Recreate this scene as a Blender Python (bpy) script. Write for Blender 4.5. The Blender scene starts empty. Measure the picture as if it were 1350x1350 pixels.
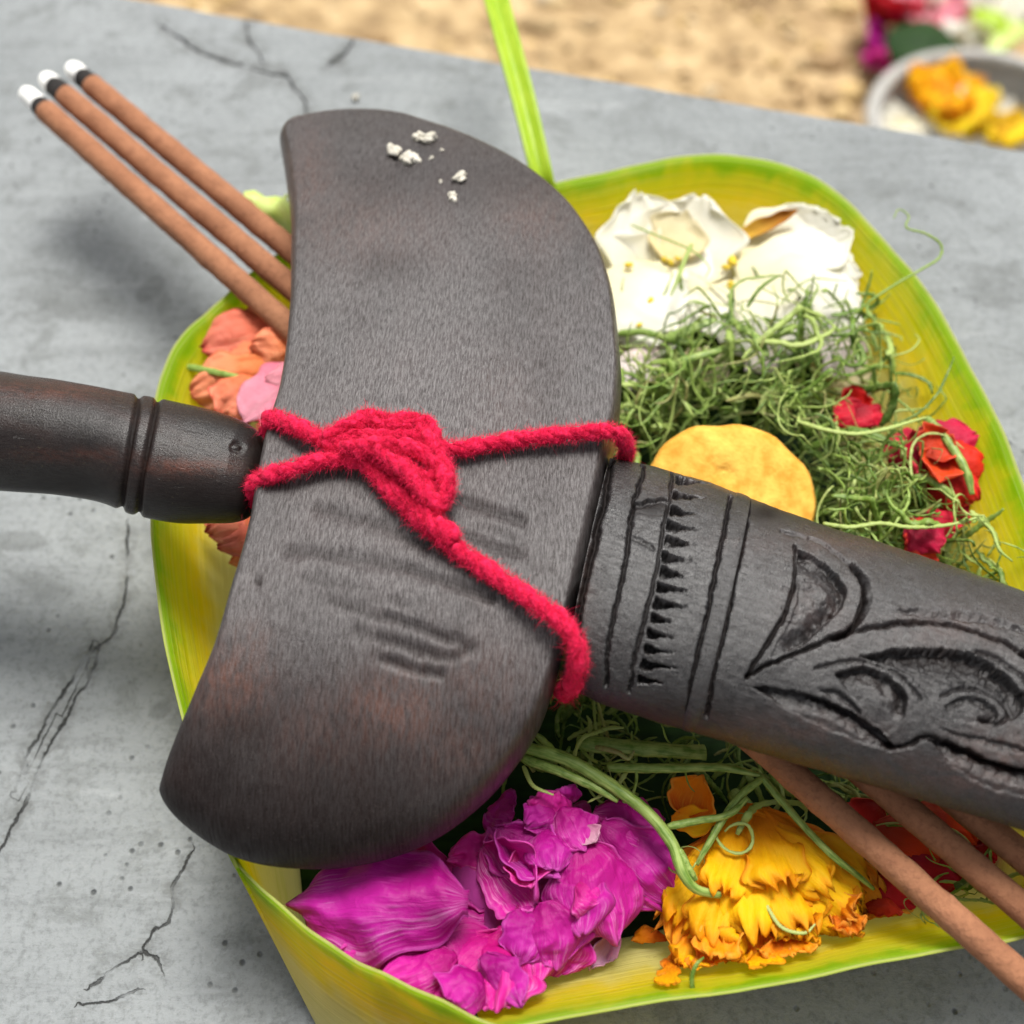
import bpy, math, random
import numpy as np
from mathutils import Vector, noise as mnoise

random.seed(7)
scene = bpy.context.scene
COL = scene.collection
R = math.radians

# ------------------------------------------------------------------ camera
PITCH = R(58.0)          # looking down
FPX = 1500.0             # focal length in photo pixels (photo is 1350 px)
DIST = 0.195             # camera to the dagger's middle, metres
ZC = 0.045
CAM = np.array([0.0, -DIST * math.cos(PITCH), ZC + DIST * math.sin(PITCH)])
FWD = np.array([0.0, math.cos(PITCH), -math.sin(PITCH)])
RGT = np.array([1.0, 0.0, 0.0])
UPV = np.array([0.0, math.sin(PITCH), math.cos(PITCH)])
cd = bpy.data.cameras.new('camera')
cam = bpy.data.objects.new('camera', cd)
COL.objects.link(cam)
cam.location = CAM
cam.rotation_euler = (math.pi / 2 - PITCH, 0, 0)
cd.sensor_width = 36.0
cd.lens = 36.0 * FPX / 1350.0
cd.clip_start = 0.005
cd.clip_end = 200.0
cd.dof.use_dof = True
cd.dof.focus_distance = 0.192
cd.dof.aperture_fstop = 12.5
scene.camera = cam

# ------------------------------------------------------------------ light: bright overcast sky, weak soft sun from beyond the ledge
SUN_EL, SUN_AZ = R(66), R(12)     # azimuth from +Y towards +X
world = bpy.data.worlds.new('World')
scene.world = world
world.use_nodes = True
wn = world.node_tree
wn.nodes.clear()
sky = wn.nodes.new('ShaderNodeTexSky')
sky.sky_type = 'NISHITA'
sky.sun_disc = False
sky.sun_elevation = SUN_EL
sky.sun_rotation = SUN_AZ
sky.air_density = 1.0
sky.dust_density = 4.0
hsv = wn.nodes.new('ShaderNodeHueSaturation')
hsv.inputs['Saturation'].default_value = 0.14
bg = wn.nodes.new('ShaderNodeBackground')
bg.inputs['Strength'].default_value = 0.05
wo = wn.nodes.new('ShaderNodeOutputWorld')
wn.links.new(sky.outputs[0], hsv.inputs['Color'])
wn.links.new(hsv.outputs[0], bg.inputs['Color'])
wn.links.new(bg.outputs[0], wo.inputs['Surface'])
sd = bpy.data.lights.new('sun', 'SUN')
sd.energy = 1.5
sd.angle = R(24)
sd.color = (1.0, 0.97, 0.92)
sun = bpy.data.objects.new('sun', sd)
COL.objects.link(sun)
sun.location = (0.1, 0.5, 1.0)
_d = Vector((math.sin(SUN_AZ) * math.cos(SUN_EL), math.cos(SUN_AZ) * math.cos(SUN_EL), math.sin(SUN_EL)))
sun.rotation_euler = _d.to_track_quat('Z', 'Y').to_euler()

scene.view_settings.view_transform = 'Standard'
scene.view_settings.look = 'None'
scene.view_settings.exposure = 1.55
scene.view_settings.gamma = 1.0
scene.cycles.max_bounces = 8
scene.cycles.diffuse_bounces = 6
scene.cycles.glossy_bounces = 2
scene.cycles.transmission_bounces = 3

# ------------------------------------------------------------------ helpers
def P(px, py, h):
    """the point at height h (metres) that the photo pixel looks at"""
    d = FWD * FPX + RGT * (px - 675.0) - UPV * (py - 675.0)
    t = (h - CAM[2]) / d[2]
    return CAM + d * t

def proj(V):
    V = np.asarray(V, float) - CAM
    z = V @ FWD
    return np.stack([675 + FPX * (V @ RGT) / z, 675 - FPX * (V @ UPV) / z], 1)

def mpp(pt):
    return float((np.asarray(pt) - CAM) @ FWD) / FPX

def lin(r, g, b):
    f = lambda c: ((c / 255 + 0.055) / 1.055) ** 2.4 if c > 10 else c / 255 / 12.92
    return (f(r), f(g), f(b), 1.0)

def catmull(pts, n):
    """n points evenly along a smooth curve through pts"""
    p = np.asarray(pts, float)
    q = np.vstack([2 * p[0] - p[1], p, 2 * p[-1] - p[-2]])
    out = []
    for i in range(1, len(q) - 2):
        t = np.linspace(0, 1, 24, endpoint=False)[:, None]
        a, b, c, d = q[i - 1], q[i], q[i + 1], q[i + 2]
        out.append(0.5 * ((2 * b) + (c - a) * t + (2 * a - 5 * b + 4 * c - d) * t ** 2 + (3 * b - a - 3 * c + d) * t ** 3))
    out = np.vstack(out + [p[-1:]])
    L = np.r_[0, np.cumsum(np.linalg.norm(np.diff(out, axis=0), axis=1))]
    s = np.linspace(0, L[-1], n)
    return np.stack([np.interp(s, L, out[:, k]) for k in range(out.shape[1])], 1)

def grid_faces(nu, nv, cu=False, cv=False):
    F = []
    for i in range(nu if cu else nu - 1):
        i2 = (i + 1) % nu
        for j in range(nv if cv else nv - 1):
            j2 = (j + 1) % nv
            F.append((i * nv + j, i * nv + j2, i2 * nv + j2, i2 * nv + j))
    return F

WLOC = {}
def empty(name, loc, label, cat, group=None):
    o = bpy.data.objects.new(name, None)
    COL.objects.link(o)
    o.empty_display_size = 0.01
    o.location = loc
    WLOC[o.name] = np.array(loc, float)
    tag(o, label, cat, group)
    return o

def tag(o, label=None, cat=None, group=None, kind=None):
    if label: o['label'] = label
    if cat: o['category'] = cat
    if group: o['group'] = group
    if kind: o['kind'] = kind
    return o

def mesh_obj(name, V, F, mat, parent=None, uv=None, attrs=None, solid=0.0, smooth=True, base=None):
    V = np.asarray(V, float)
    org = V.mean(0) if base is None else np.asarray(base, float)
    me = bpy.data.meshes.new(name)
    me.from_pydata((V - org).tolist(), [], F)
    if smooth:
        me.polygons.foreach_set('use_smooth', [True] * len(me.polygons))
    if uv is not None:
        l = me.uv_layers.new(name='UVMap')
        vi = np.empty(len(me.loops), np.int32)
        me.loops.foreach_get('vertex_index', vi)
        l.data.foreach_set('uv', np.asarray(uv, np.float32)[vi].ravel())
    for k, a in (attrs or {}).items():
        a = np.asarray(a, np.float32)
        at = me.attributes.new(k, 'FLOAT_VECTOR' if a.ndim == 2 else 'FLOAT', 'POINT')
        at.data.foreach_set('vector' if a.ndim == 2 else 'value', a.ravel())
    me.materials.append(mat)
    me.update()
    o = bpy.data.objects.new(name, me)
    COL.objects.link(o)
    pl = WLOC[parent.name] if parent is not None else np.zeros(3)
    o.location = org - pl
    if parent is not None:
        o.parent = parent
    WLOC[o.name] = org
    if solid:
        m = o.modifiers.new('thickness', 'SOLIDIFY')
        m.thickness = solid
        m.offset = 0
    return o

def seg_dist(pts, poly):
    """signed-by-side distance and absolute distance of 2-D points to a polyline"""
    best = np.full(len(pts), 1e9); sgn = np.zeros(len(pts))
    for a, b in zip(poly[:-1], poly[1:]):
        a = np.asarray(a, float); b = np.asarray(b, float)
        ab = b - a
        t = np.clip(((pts - a) @ ab) / (ab @ ab), 0, 1)
        d = pts - (a + t[:, None] * ab)
        dd = np.hypot(d[:, 0], d[:, 1])
        cr = ab[0] * (pts[:, 1] - a[1]) - ab[1] * (pts[:, 0] - a[0])
        m = dd < best
        best[m] = dd[m]; sgn[m] = np.where(cr[m] >= 0, 1, -1)
    return best * sgn, best

def inside(pts, poly):
    poly = np.asarray(poly, float)
    c = np.zeros(len(pts), bool)
    j = len(poly) - 1
    for i in range(len(poly)):
        yi, yj = poly[i, 1], poly[j, 1]
        cond = (yi > pts[:, 1]) != (yj > pts[:, 1])
        xx = (poly[j, 0] - poly[i, 0]) * (pts[:, 1] - yi) / ((yj - yi) if yj != yi else 1e-9) + poly[i, 0]
        c ^= cond & (pts[:, 0] < xx)
        j = i
    return c

def sstep(x, a, b):
    t = np.clip((x - a) / (b - a), 0, 1)
    return t * t * (3 - 2 * t)

_rng = np.random.default_rng(3)
def vnoise(pts, cell, seed=0):
    """cheap smooth 2-D value noise, about -1..1"""
    rg = np.random.default_rng(seed).uniform(-1, 1, (64, 64))
    q = pts / cell
    i = np.floor(q).astype(int); f = q - i
    f = f * f * (3 - 2 * f)
    g = lambda a, b: rg[a % 64, b % 64]
    x, y = i[:, 0], i[:, 1]
    return (g(x, y) * (1 - f[:, 0]) + g(x + 1, y) * f[:, 0]) * (1 - f[:, 1]) + (g(x, y + 1) * (1 - f[:, 0]) + g(x + 1, y + 1) * f[:, 0]) * f[:, 1]

# ------------------------------------------------------------------ material helpers
class NT:
    def __init__(self, name):
        self.m = bpy.data.materials.new(name)
        self.m.use_nodes = True
        self.t = self.m.node_tree
        self.b = self.t.nodes['Principled BSDF']
        self.out = self.t.nodes['Material Output']
    def n(self, typ, **kw):
        o = self.t.nodes.new('ShaderNode' + typ)
        for k, v in kw.items():
            setattr(o, k, v)
        return o
    def l(self, a, b):
        self.t.links.new(a, b)
    def val(self, sock, v):
        if hasattr(v, 'is_output'):
            self.l(v, sock)
        else:
            sock.default_value = v
    def noise(self, vec, scale, detail=4, rough=0.55, dist=0.0):
        o = self.n('TexNoise')
        if vec is not None: self.l(vec, o.inputs['Vector'])
        o.inputs['Scale'].default_value = scale
        o.inputs['Detail'].default_value = detail
        o.inputs['Roughness'].default_value = rough
        o.inputs['Distortion'].default_value = dist
        return o.outputs[0]
    def ramp(self, fac, stops, interp='LINEAR'):
        o = self.n('ValToRGB')
        o.color_ramp.interpolation = interp
        e = o.color_ramp.elements
        while len(e) < len(stops): e.new(0.5)
        for el, (p, c) in zip(e, stops):
            el.position = p
            el.color = c if not isinstance(c, (int, float)) else (c, c, c, 1)
        self.l(fac, o.inputs[0])
        return o.outputs[0]
    def mix(self, fac, a, b, mode='MIX'):
        o = self.n('Mix', data_type='RGBA', blend_type=mode)
        self.val(o.inputs[0], fac); self.val(o.inputs[6], a); self.val(o.inputs[7], b)
        return o.outputs[2]
    def math(self, op, a, b=0.0, c=0.0, clamp=False):
        o = self.n('Math', operation=op, use_clamp=clamp)
        self.val(o.inputs[0], a); self.val(o.inputs[1], b); self.val(o.inputs[2], c)
        return o.outputs[0]
    def mapr(self, x, a, b, c=0.0, d=1.0, smooth=True):
        o = self.n('MapRange')
        if smooth: o.interpolation_type = 'SMOOTHSTEP'
        self.val(o.inputs[0], x)
        for i, v in zip((1, 2, 3, 4), (a, b, c, d)): o.inputs[i].default_value = v
        return o.outputs[0]
    def mapping(self, vec, scale=(1, 1, 1), rot=(0, 0, 0), loc=(0, 0, 0)):
        o = self.n('Mapping')
        self.l(vec, o.inputs[0])
        o.inputs['Scale'].default_value = scale
        o.inputs['Rotation'].default_value = rot
        o.inputs['Location'].default_value = loc
        return o.outputs[0]
    def attr(self, name, out='Fac'):
        o = self.n('Attribute', attribute_name=name)
        return o.outputs[out]
    def obj(self):
        return self.n('TexCoord').outputs['Object']
    def uv(self):
        return self.n('TexCoord').outputs['UV']
    def rnd(self):
        return self.n('ObjectInfo').outputs['Random']
    def bump(self, h, strength=0.3, dist=0.001, prev=None):
        o = self.n('Bump')
        o.inputs['Strength'].default_value = strength
        o.inputs['Distance'].default_value = dist
        self.l(h, o.inputs['Height'])
        if prev is not None: self.l(prev, o.inputs['Normal'])
        return o.outputs[0]
    def set(self, **kw):
        for k, v in kw.items():
            self.val(self.b.inputs[k.replace('_', ' ')], v)
        return self
    def translucent(self, color, amount):
        tr = self.n('BsdfTranslucent')
        self.val(tr.inputs['Color'], color)
        if self.b.inputs['Normal'].links:
            self.l(self.b.inputs['Normal'].links[0].from_socket, tr.inputs['Normal'])
        mx = self.n('MixShader')
        self.val(mx.inputs[0], amount)
        self.l(self.b.outputs[0], mx.inputs[1]); self.l(tr.outputs[0], mx.inputs[2])
        self.l(mx.outputs[0], self.out.inputs['Surface'])

# ------------------------------------------------------------------ materials
def mat_concrete():
    k = NT('grey_cement')
    o = k.obj()
    big = k.noise(o, 12, 5, 0.6)
    brush = k.noise(k.mapping(o, (0.35, 2.6, 1), (0, 0, R(-14))), 60, 7, 0.7, 0.5)
    mid = k.noise(o, 75, 7, 0.72, 0.5)
    fine = k.noise(o, 800, 5, 0.75)
    grit = k.noise(o, 2200, 3, 0.7)
    pore = k.n('TexVoronoi'); k.l(o, pore.inputs['Vector']); pore.inputs['Scale'].default_value = 300
    pm = k.noise(o, 50, 3)
    poremask = k.math('MULTIPLY', k.mapr(pore.outputs['Distance'], 0.20, 0.06), k.mapr(pm, 0.5, 0.62))
    c = k.ramp(big, [(0.3, lin(126, 130, 131)), (0.55, lin(144, 148, 149)), (0.75, lin(133, 137, 139))])
    c = k.mix(k.mapr(brush, 0.48, 0.72, 0, 0.45), c, lin(98, 101, 101))
    c = k.mix(k.mapr(brush, 0.42, 0.28, 0, 0.45), c, lin(172, 175, 176))
    c = k.mix(k.mapr(mid, 0.5, 0.66, 0, 0.5), c, lin(100, 103, 101))
    c = k.mix(k.mapr(fine, 0.45, 0.68, 0, 0.4), c, lin(82, 84, 84))
    c = k.mix(k.mapr(grit, 0.6, 0.72, 0, 0.35), c, lin(168, 168, 164))
    st = k.attr('stain_shade')
    stn = k.noise(k.mapping(o, (1, 1.7, 1)), 150, 8, 0.78, 0.9)
    sm = k.mapr(k.math('MULTIPLY', st, k.math('ADD', stn, 0.12)), 0.30, 0.62)
    c = k.mix(k.math('MULTIPLY', sm, 0.34), c, lin(64, 66, 62))
    c = k.mix(k.math('MULTIPLY', poremask, 0.75), c, lin(48, 50, 50))
    cs = k.attr('crack'); cu = k.attr('crack_near')
    wob = k.math('MULTIPLY', k.math('SUBTRACT', k.noise(o, 520, 6, 0.8), 0.5), 11.0)
    a = k.math('ABSOLUTE', k.math('ADD', cs, wob))
    msk = k.mapr(cu, 12, 7)
    wid = k.noise(o, 110, 3)
    cr = k.math('MULTIPLY', k.math('MULTIPLY', k.mapr(a, 2.3, 0.5), msk), k.mapr(wid, 0.36, 0.56, 0.1, 1.0))
    halo = k.math('MULTIPLY', k.mapr(cu, 20, 3), k.mapr(stn, 0.42, 0.6))
    c = k.mix(k.math('MULTIPLY', halo, 0.45), c, lin(76, 76, 72))
    c = k.mix(k.math('MULTIPLY', cr, 0.85), c, lin(32, 31, 29))
    b1 = k.bump(k.math('ADD', mid, k.math('MULTIPLY', brush, 0.7)), 0.55, 0.0009)
    b2 = k.bump(fine, 0.6, 0.0004, b1)
    b3 = k.bump(k.math('SUBTRACT', k.math('SUBTRACT', 1.0, cr), k.math('MULTIPLY', poremask, 0.6)), 0.9, 0.0007, b2)
    k.set(Base_Color=c, Roughness=0.8, Normal=b3, Specular_IOR_Level=0.3)
    return k.m

def mat_ground():
    k = NT('dry_soil')
    o = k.obj()
    a = k.noise(o, 24, 6, 0.65, 0.3)
    b = k.noise(o, 90, 5, 0.6)
    c = k.ramp(a, [(0.34, lin(128, 104, 72)), (0.5, lin(174, 147, 106)), (0.66, lin(204, 178, 136))])
    c = k.mix(k.mapr(b, 0.5, 0.75, 0, 0.3), c, lin(132, 106, 76))
    k.set(Base_Color=c, Roughness=0.95, Normal=k.bump(a, 0.6, 0.01))
    return k.m

def mat_gravel():
    k = NT('pale_gravel')
    r = k.attr('rnd')
    c = k.ramp(r, [(0.0, lin(140, 112, 76)), (0.25, lin(186, 158, 116)), (0.5, lin(160, 138, 104)), (0.75, lin(206, 176, 120)), (1.0, lin(190, 174, 148))])
    k.set(Base_Color=c, Roughness=0.9)
    return k.m

def mat_wood(kind):
    """dark stained wood; 'gv' holds millimetres along / across the grain, 'patch' reddish worn areas, 'dark' blackened ones"""
    k = NT('dark_wood_' + kind)
    gv = k.attr('gv', 'Vector')
    grain = k.noise(k.mapping(gv, (0.5, 3.2, 1)), 1.0, 6, 0.8, 0.5)
    grain2 = k.noise(k.mapping(gv, (1.3, 7.0, 1)), 1.0, 4, 0.75)
    broad = k.noise(k.mapping(gv, (0.05, 0.13, 1)), 1.0, 5, 0.6, 0.5)
    speck = k.noise(gv, 2.6, 4, 0.8)
    patch = k.attr('patch'); dark = k.attr('dark')
    if kind == 'crosspiece':
        base = k.ramp(broad, [(0.3, lin(24, 17, 16)), (0.55, lin(36, 27, 26)), (0.75, lin(40, 26, 23))])
        red = lin(104, 62, 46); dust_sheen = lin(120, 115, 115); rough = 0.28; damt = 0.55
    elif kind == 'sheath':
        base = k.ramp(broad, [(0.3, lin(14, 12, 12)), (0.55, lin(24, 21, 21)), (0.78, lin(36, 25, 21))])
        red = lin(66, 42, 34); dust_sheen = lin(92, 91, 93); rough = 0.23; damt = 0.17
    else:
        base = k.ramp(broad, [(0.3, lin(14, 9, 8)), (0.55, lin(24, 15, 13)), (0.75, lin(42, 23, 17))])
        red = lin(96, 50, 34); dust_sheen = lin(84, 76, 72); rough = 0.22; damt = 0.07
    grey = k.attr('grey')  # pale worn grain; the crosspiece middle also has sky sheen put into its colour
    pn = k.noise(k.mapping(gv, (0.35, 0.9, 1)), 0.8, 6, 0.75, 0.6)
    c = k.mix(k.math('MULTIPLY', k.math('MULTIPLY', patch, k.mapr(pn, 0.36, 0.62, 0.15, 1.0)), k.mapr(speck, 0.25, 0.7, 0.45, 1.0)), base, red)
    dm = k.math('MULTIPLY', k.mapr(grain, 0.40, 0.64, 0.3, 1.0), k.math('MULTIPLY', k.math('ADD', grey, 0.25), damt))
    c = k.mix(dm, c, dust_sheen)
    c = k.mix(k.math('MULTIPLY', k.mapr(grain2, 0.5, 0.72, 0, damt * 0.8), grey), c, lin(158, 155, 154))
    c = k.mix(k.mapr(grain, 0.42, 0.3, 0, 0.4), c, lin(24, 19, 18))
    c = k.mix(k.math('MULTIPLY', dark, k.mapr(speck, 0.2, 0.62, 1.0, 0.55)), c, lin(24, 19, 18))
    if kind == 'handle':
        spots = k.math('MULTIPLY', k.mapr(k.noise(gv, 1.5, 4, 0.8), 0.56, 0.7), k.mapr(k.noise(gv, 0.11, 3), 0.45, 0.62))
        c = k.mix(k.math('MULTIPLY', spots, 0.5), c, lin(98, 92, 72))
    sp2 = k.noise(gv, 5.5, 3, 0.7)
    c = k.mix(k.mapr(sp2, 0.6, 0.74, 0, 0.5 if kind != 'handle' else 0.25), c, lin(136, 126, 116))
    c = k.mix(k.mapr(sp2, 0.42, 0.3, 0, 0.5), c, lin(18, 14, 13))
    h = k.math('ADD', k.math('MULTIPLY', grain, 0.7), k.math('MULTIPLY', grain2, 0.35))
    b1 = k.bump(k.math('MULTIPLY', h, k.math('ADD', grey, 0.3)), 0.55 if kind != 'handle' else 0.12, 0.0004)
    scr = k.noise(k.mapping(gv, (0.12, 1.1, 1), (0, 0, R(72))), 1.6, 3, 0.5, 0.8)
    b1 = k.bump(k.mapr(scr, 0.66, 0.72), 0.35, 0.0003, b1)
    b2 = k.bump(speck, 0.32, 0.0004, b1)
    rg = k.math('ADD', k.mapr(speck, 0.2, 0.8, rough - 0.07, rough + 0.12), k.math('MULTIPLY', grain, 0.06))
    sp = k.math('MULTIPLY', k.mapr(grain, 0.36, 0.6, 0.35 if kind == 'crosspiece' else 0.65, 1.0), k.math('SUBTRACT', 1.0, k.math('MULTIPLY', dark, 0.8)))
    rg = k.math('ADD', rg, k.math('MULTIPLY', dark, 0.2))
    k.set(Base_Color=c, Roughness=rg, Normal=b2, Specular_IOR_Level=k.math('MULTIPLY', sp, {'crosspiece': 0.72, 'sheath': 0.66, 'handle': 0.5}[kind]))
    return k.m

def mat_incense():
    k = NT('incense_paste')
    o = k.obj()
    n = k.noise(o, 900, 4, 0.7); m = k.noise(o, 120, 3)
    c = k.ramp(m, [(0.3, lin(142, 96, 70)), (0.6, lin(164, 114, 84)), (0.8, lin(150, 100, 74))])
    c = k.mix(k.mapr(n, 0.45, 0.75, 0, 0.45), c, lin(92, 58, 44))
    k.set(Base_Color=c, Roughness=0.92, Normal=k.bump(n, 0.8, 0.0005), Specular_IOR_Level=0.2)
    return k.m

def mat_plain(name, c1, c2, scale=300, rough=0.8, bump=0.4, dist=0.0003, spec=0.4):
    k = NT(name)
    n = k.noise(k.obj(), scale, 5, 0.65)
    k.set(Base_Color=k.mix(k.mapr(n, 0.3, 0.7), c1, c2), Roughness=rough, Normal=k.bump(n, bump, dist), Specular_IOR_Level=spec)
    return k.m

def mat_leaf_wall():
    """young palm leaf: cream-yellow blade that turns lime green towards its edge (uv v = 1 at the rim)"""
    k = NT('young_palm_leaf')
    uv = k.uv()
    sep = k.n('SeparateXYZ'); k.l(uv, sep.inputs[0])
    blot = k.noise(k.mapping(uv, (2.5, 1.5, 1)), 1.6, 4, 0.6)
    fib = k.noise(k.mapping(uv, (0.5, 70, 1)), 1.0, 3, 0.6)
    fib2 = k.noise(k.mapping(uv, (1.2, 24, 1)), 1.0, 3, 0.6)
    v = k.math('ADD', sep.outputs[1], k.math('MULTIPLY', k.math('SUBTRACT', blot, 0.5), 0.4))
    c = k.ramp(v, [(0.0, lin(250, 244, 196)), (0.46, lin(250, 240, 160)), (0.66, lin(255, 236, 56)), (0.86, lin(232, 232, 40)), (0.96, lin(184, 220, 20))])
    c = k.mix(k.mapr(fib, 0.45, 0.65, 0, 0.3), c, lin(252, 246, 176))
    c = k.mix(k.mapr(fib2, 0.55, 0.7, 0, 0.25), c, lin(214, 216, 60))
    brn = k.math('MULTIPLY', k.mapr(k.noise(k.mapping(uv, (9, 9, 1)), 1.0, 5, 0.7), 0.66, 0.74), 0.45)
    c = k.mix(brn, c, lin(176, 136, 60))
    c = k.mix(k.mapr(sep.outputs[1], 0.985, 0.997, 0, 0.85), c, lin(232, 232, 160))
    k.set(Base_Color=c, Roughness=0.45, Normal=k.bump(k.math('ADD', fib, k.math('MULTIPLY', fib2, 1.5)), 0.5, 0.0005), Specular_IOR_Level=0.35)
    k.translucent(c, 0.75)
    return k.m

def mat_leaf(name, c1, c2, rough=0.4, trans=0.25, fibre=60):
    k = NT(name)
    uv = k.uv()
    fib = k.noise(k.mapping(uv, (2.0, fibre, 1)), 1.0, 3, 0.6)
    bl = k.noise(k.mapping(uv, (3, 3, 1)), 1.0, 3)
    c = k.mix(k.mapr(k.math('ADD', k.math('MULTIPLY', fib, 0.5), k.math('MULTIPLY', bl, 0.5)), 0.35, 0.65), c1, c2)
    k.set(Base_Color=c, Roughness=rough, Normal=k.bump(fib, 0.3, 0.0003), Specular_IOR_Level=0.18 if rough > .5 else 0.4)
    k.translucent(c, trans)
    return k.m

def mat_petal(name, base, tip, streak, streak_amt=0.4, rough=0.45, trans=0.3, edge=None, var=0.12, soft=1.0):
    """uv u = along the petal, v = across; veins run along it"""
    k = NT(name)
    uv = k.uv()
    sep = k.n('SeparateXYZ'); k.l(uv, sep.inputs[0])
    o = k.obj()
    cl = k.noise(o, 130, 4, 0.6)
    u = k.math('ADD', sep.outputs[0], k.math('MULTIPLY', k.math('SUBTRACT', cl, 0.5), 0.5))
    c = k.mix(k.mapr(u, 0.05, 0.8), base, tip)
    vein = k.noise(k.mapping(uv, (2.2, 26, 1)), 1.0, 4, 0.65, 0.3)
    big = k.noise(o, 75, 3, 0.5)
    c = k.mix(k.math('MULTIPLY', k.math('MULTIPLY', k.mapr(vein, 0.46, 0.68), k.mapr(big, 0.42, 0.62)), streak_amt), c, streak)
    if edge:
        ev = k.math('MAXIMUM', k.math('ABSOLUTE', k.math('SUBTRACT', k.math('MULTIPLY', sep.outputs[1], 2.0), 1.0)), sep.outputs[0])
        c = k.mix(k.mapr(ev, 0.86, 1.0, 0, 0.75), c, edge)
    hs = k.n('HueSaturation'); k.l(c, hs.inputs['Color'])
    k.l(k.mapr(k.rnd(), 0, 1, 1 - var, 1 + var, False), hs.inputs['Value'])
    k.l(k.mapr(k.rnd(), 0, 1, 0.5 - var * 0.1, 0.5 + var * 0.1, False), hs.inputs['Hue'])
    c = hs.outputs[0]
    fine = k.noise(o, 700, 3, 0.6)
    b = k.bump(vein, 0.5 * soft, 0.0005)
    b = k.bump(k.noise(o, 320, 4, 0.6, 0.8), 0.5 * soft, 0.0006, b)
    b = k.bump(fine, 0.25, 0.0002, b)
    k.set(Base_Color=c, Roughness=rough + 0.1, Normal=b, Specular_IOR_Level=0.3)
    k.translucent(c, trans)
    return k.m

def mat_shred():
    k = NT('pandan_shred')
    r = k.attr('rnd')
    o = k.obj()
    c = k.ramp(r, [(0.0, lin(80, 112, 34)), (0.3, lin(122, 154, 58)), (0.6, lin(158, 184, 86)), (0.88, lin(192, 208, 120)), (1.0, lin(150, 140, 84))])
    n = k.noise(o, 650, 3, 0.6)
    c = k.mix(k.mapr(n, 0.45, 0.7, 0, 0.55), c, lin(176, 192, 112))
    c = k.mix(k.mapr(n, 0.42, 0.28, 0, 0.5), c, lin(54, 80, 24))
    k.set(Base_Color=c, Roughness=0.5, Normal=k.bump(n, 0.7, 0.0004))
    k.translucent(c, 0.3)
    return k.m

def mat_yarn():
    k = NT('red_wool')
    n = k.noise(k.obj(), 1100, 4, 0.7)
    c = k.mix(k.mapr(n, 0.3, 0.7), lin(190, 14, 52), lin(232, 44, 88))
    k.set(Base_Color=c, Roughness=0.95, Normal=k.bump(n, 0.8, 0.0004), Specular_IOR_Level=0.1)
    k.b.inputs['Sheen Weight'].default_value = 0.12
    k.b.inputs['Sheen Tint'].default_value = (1.0, 0.45, 0.55, 1)
    return k.m

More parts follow.
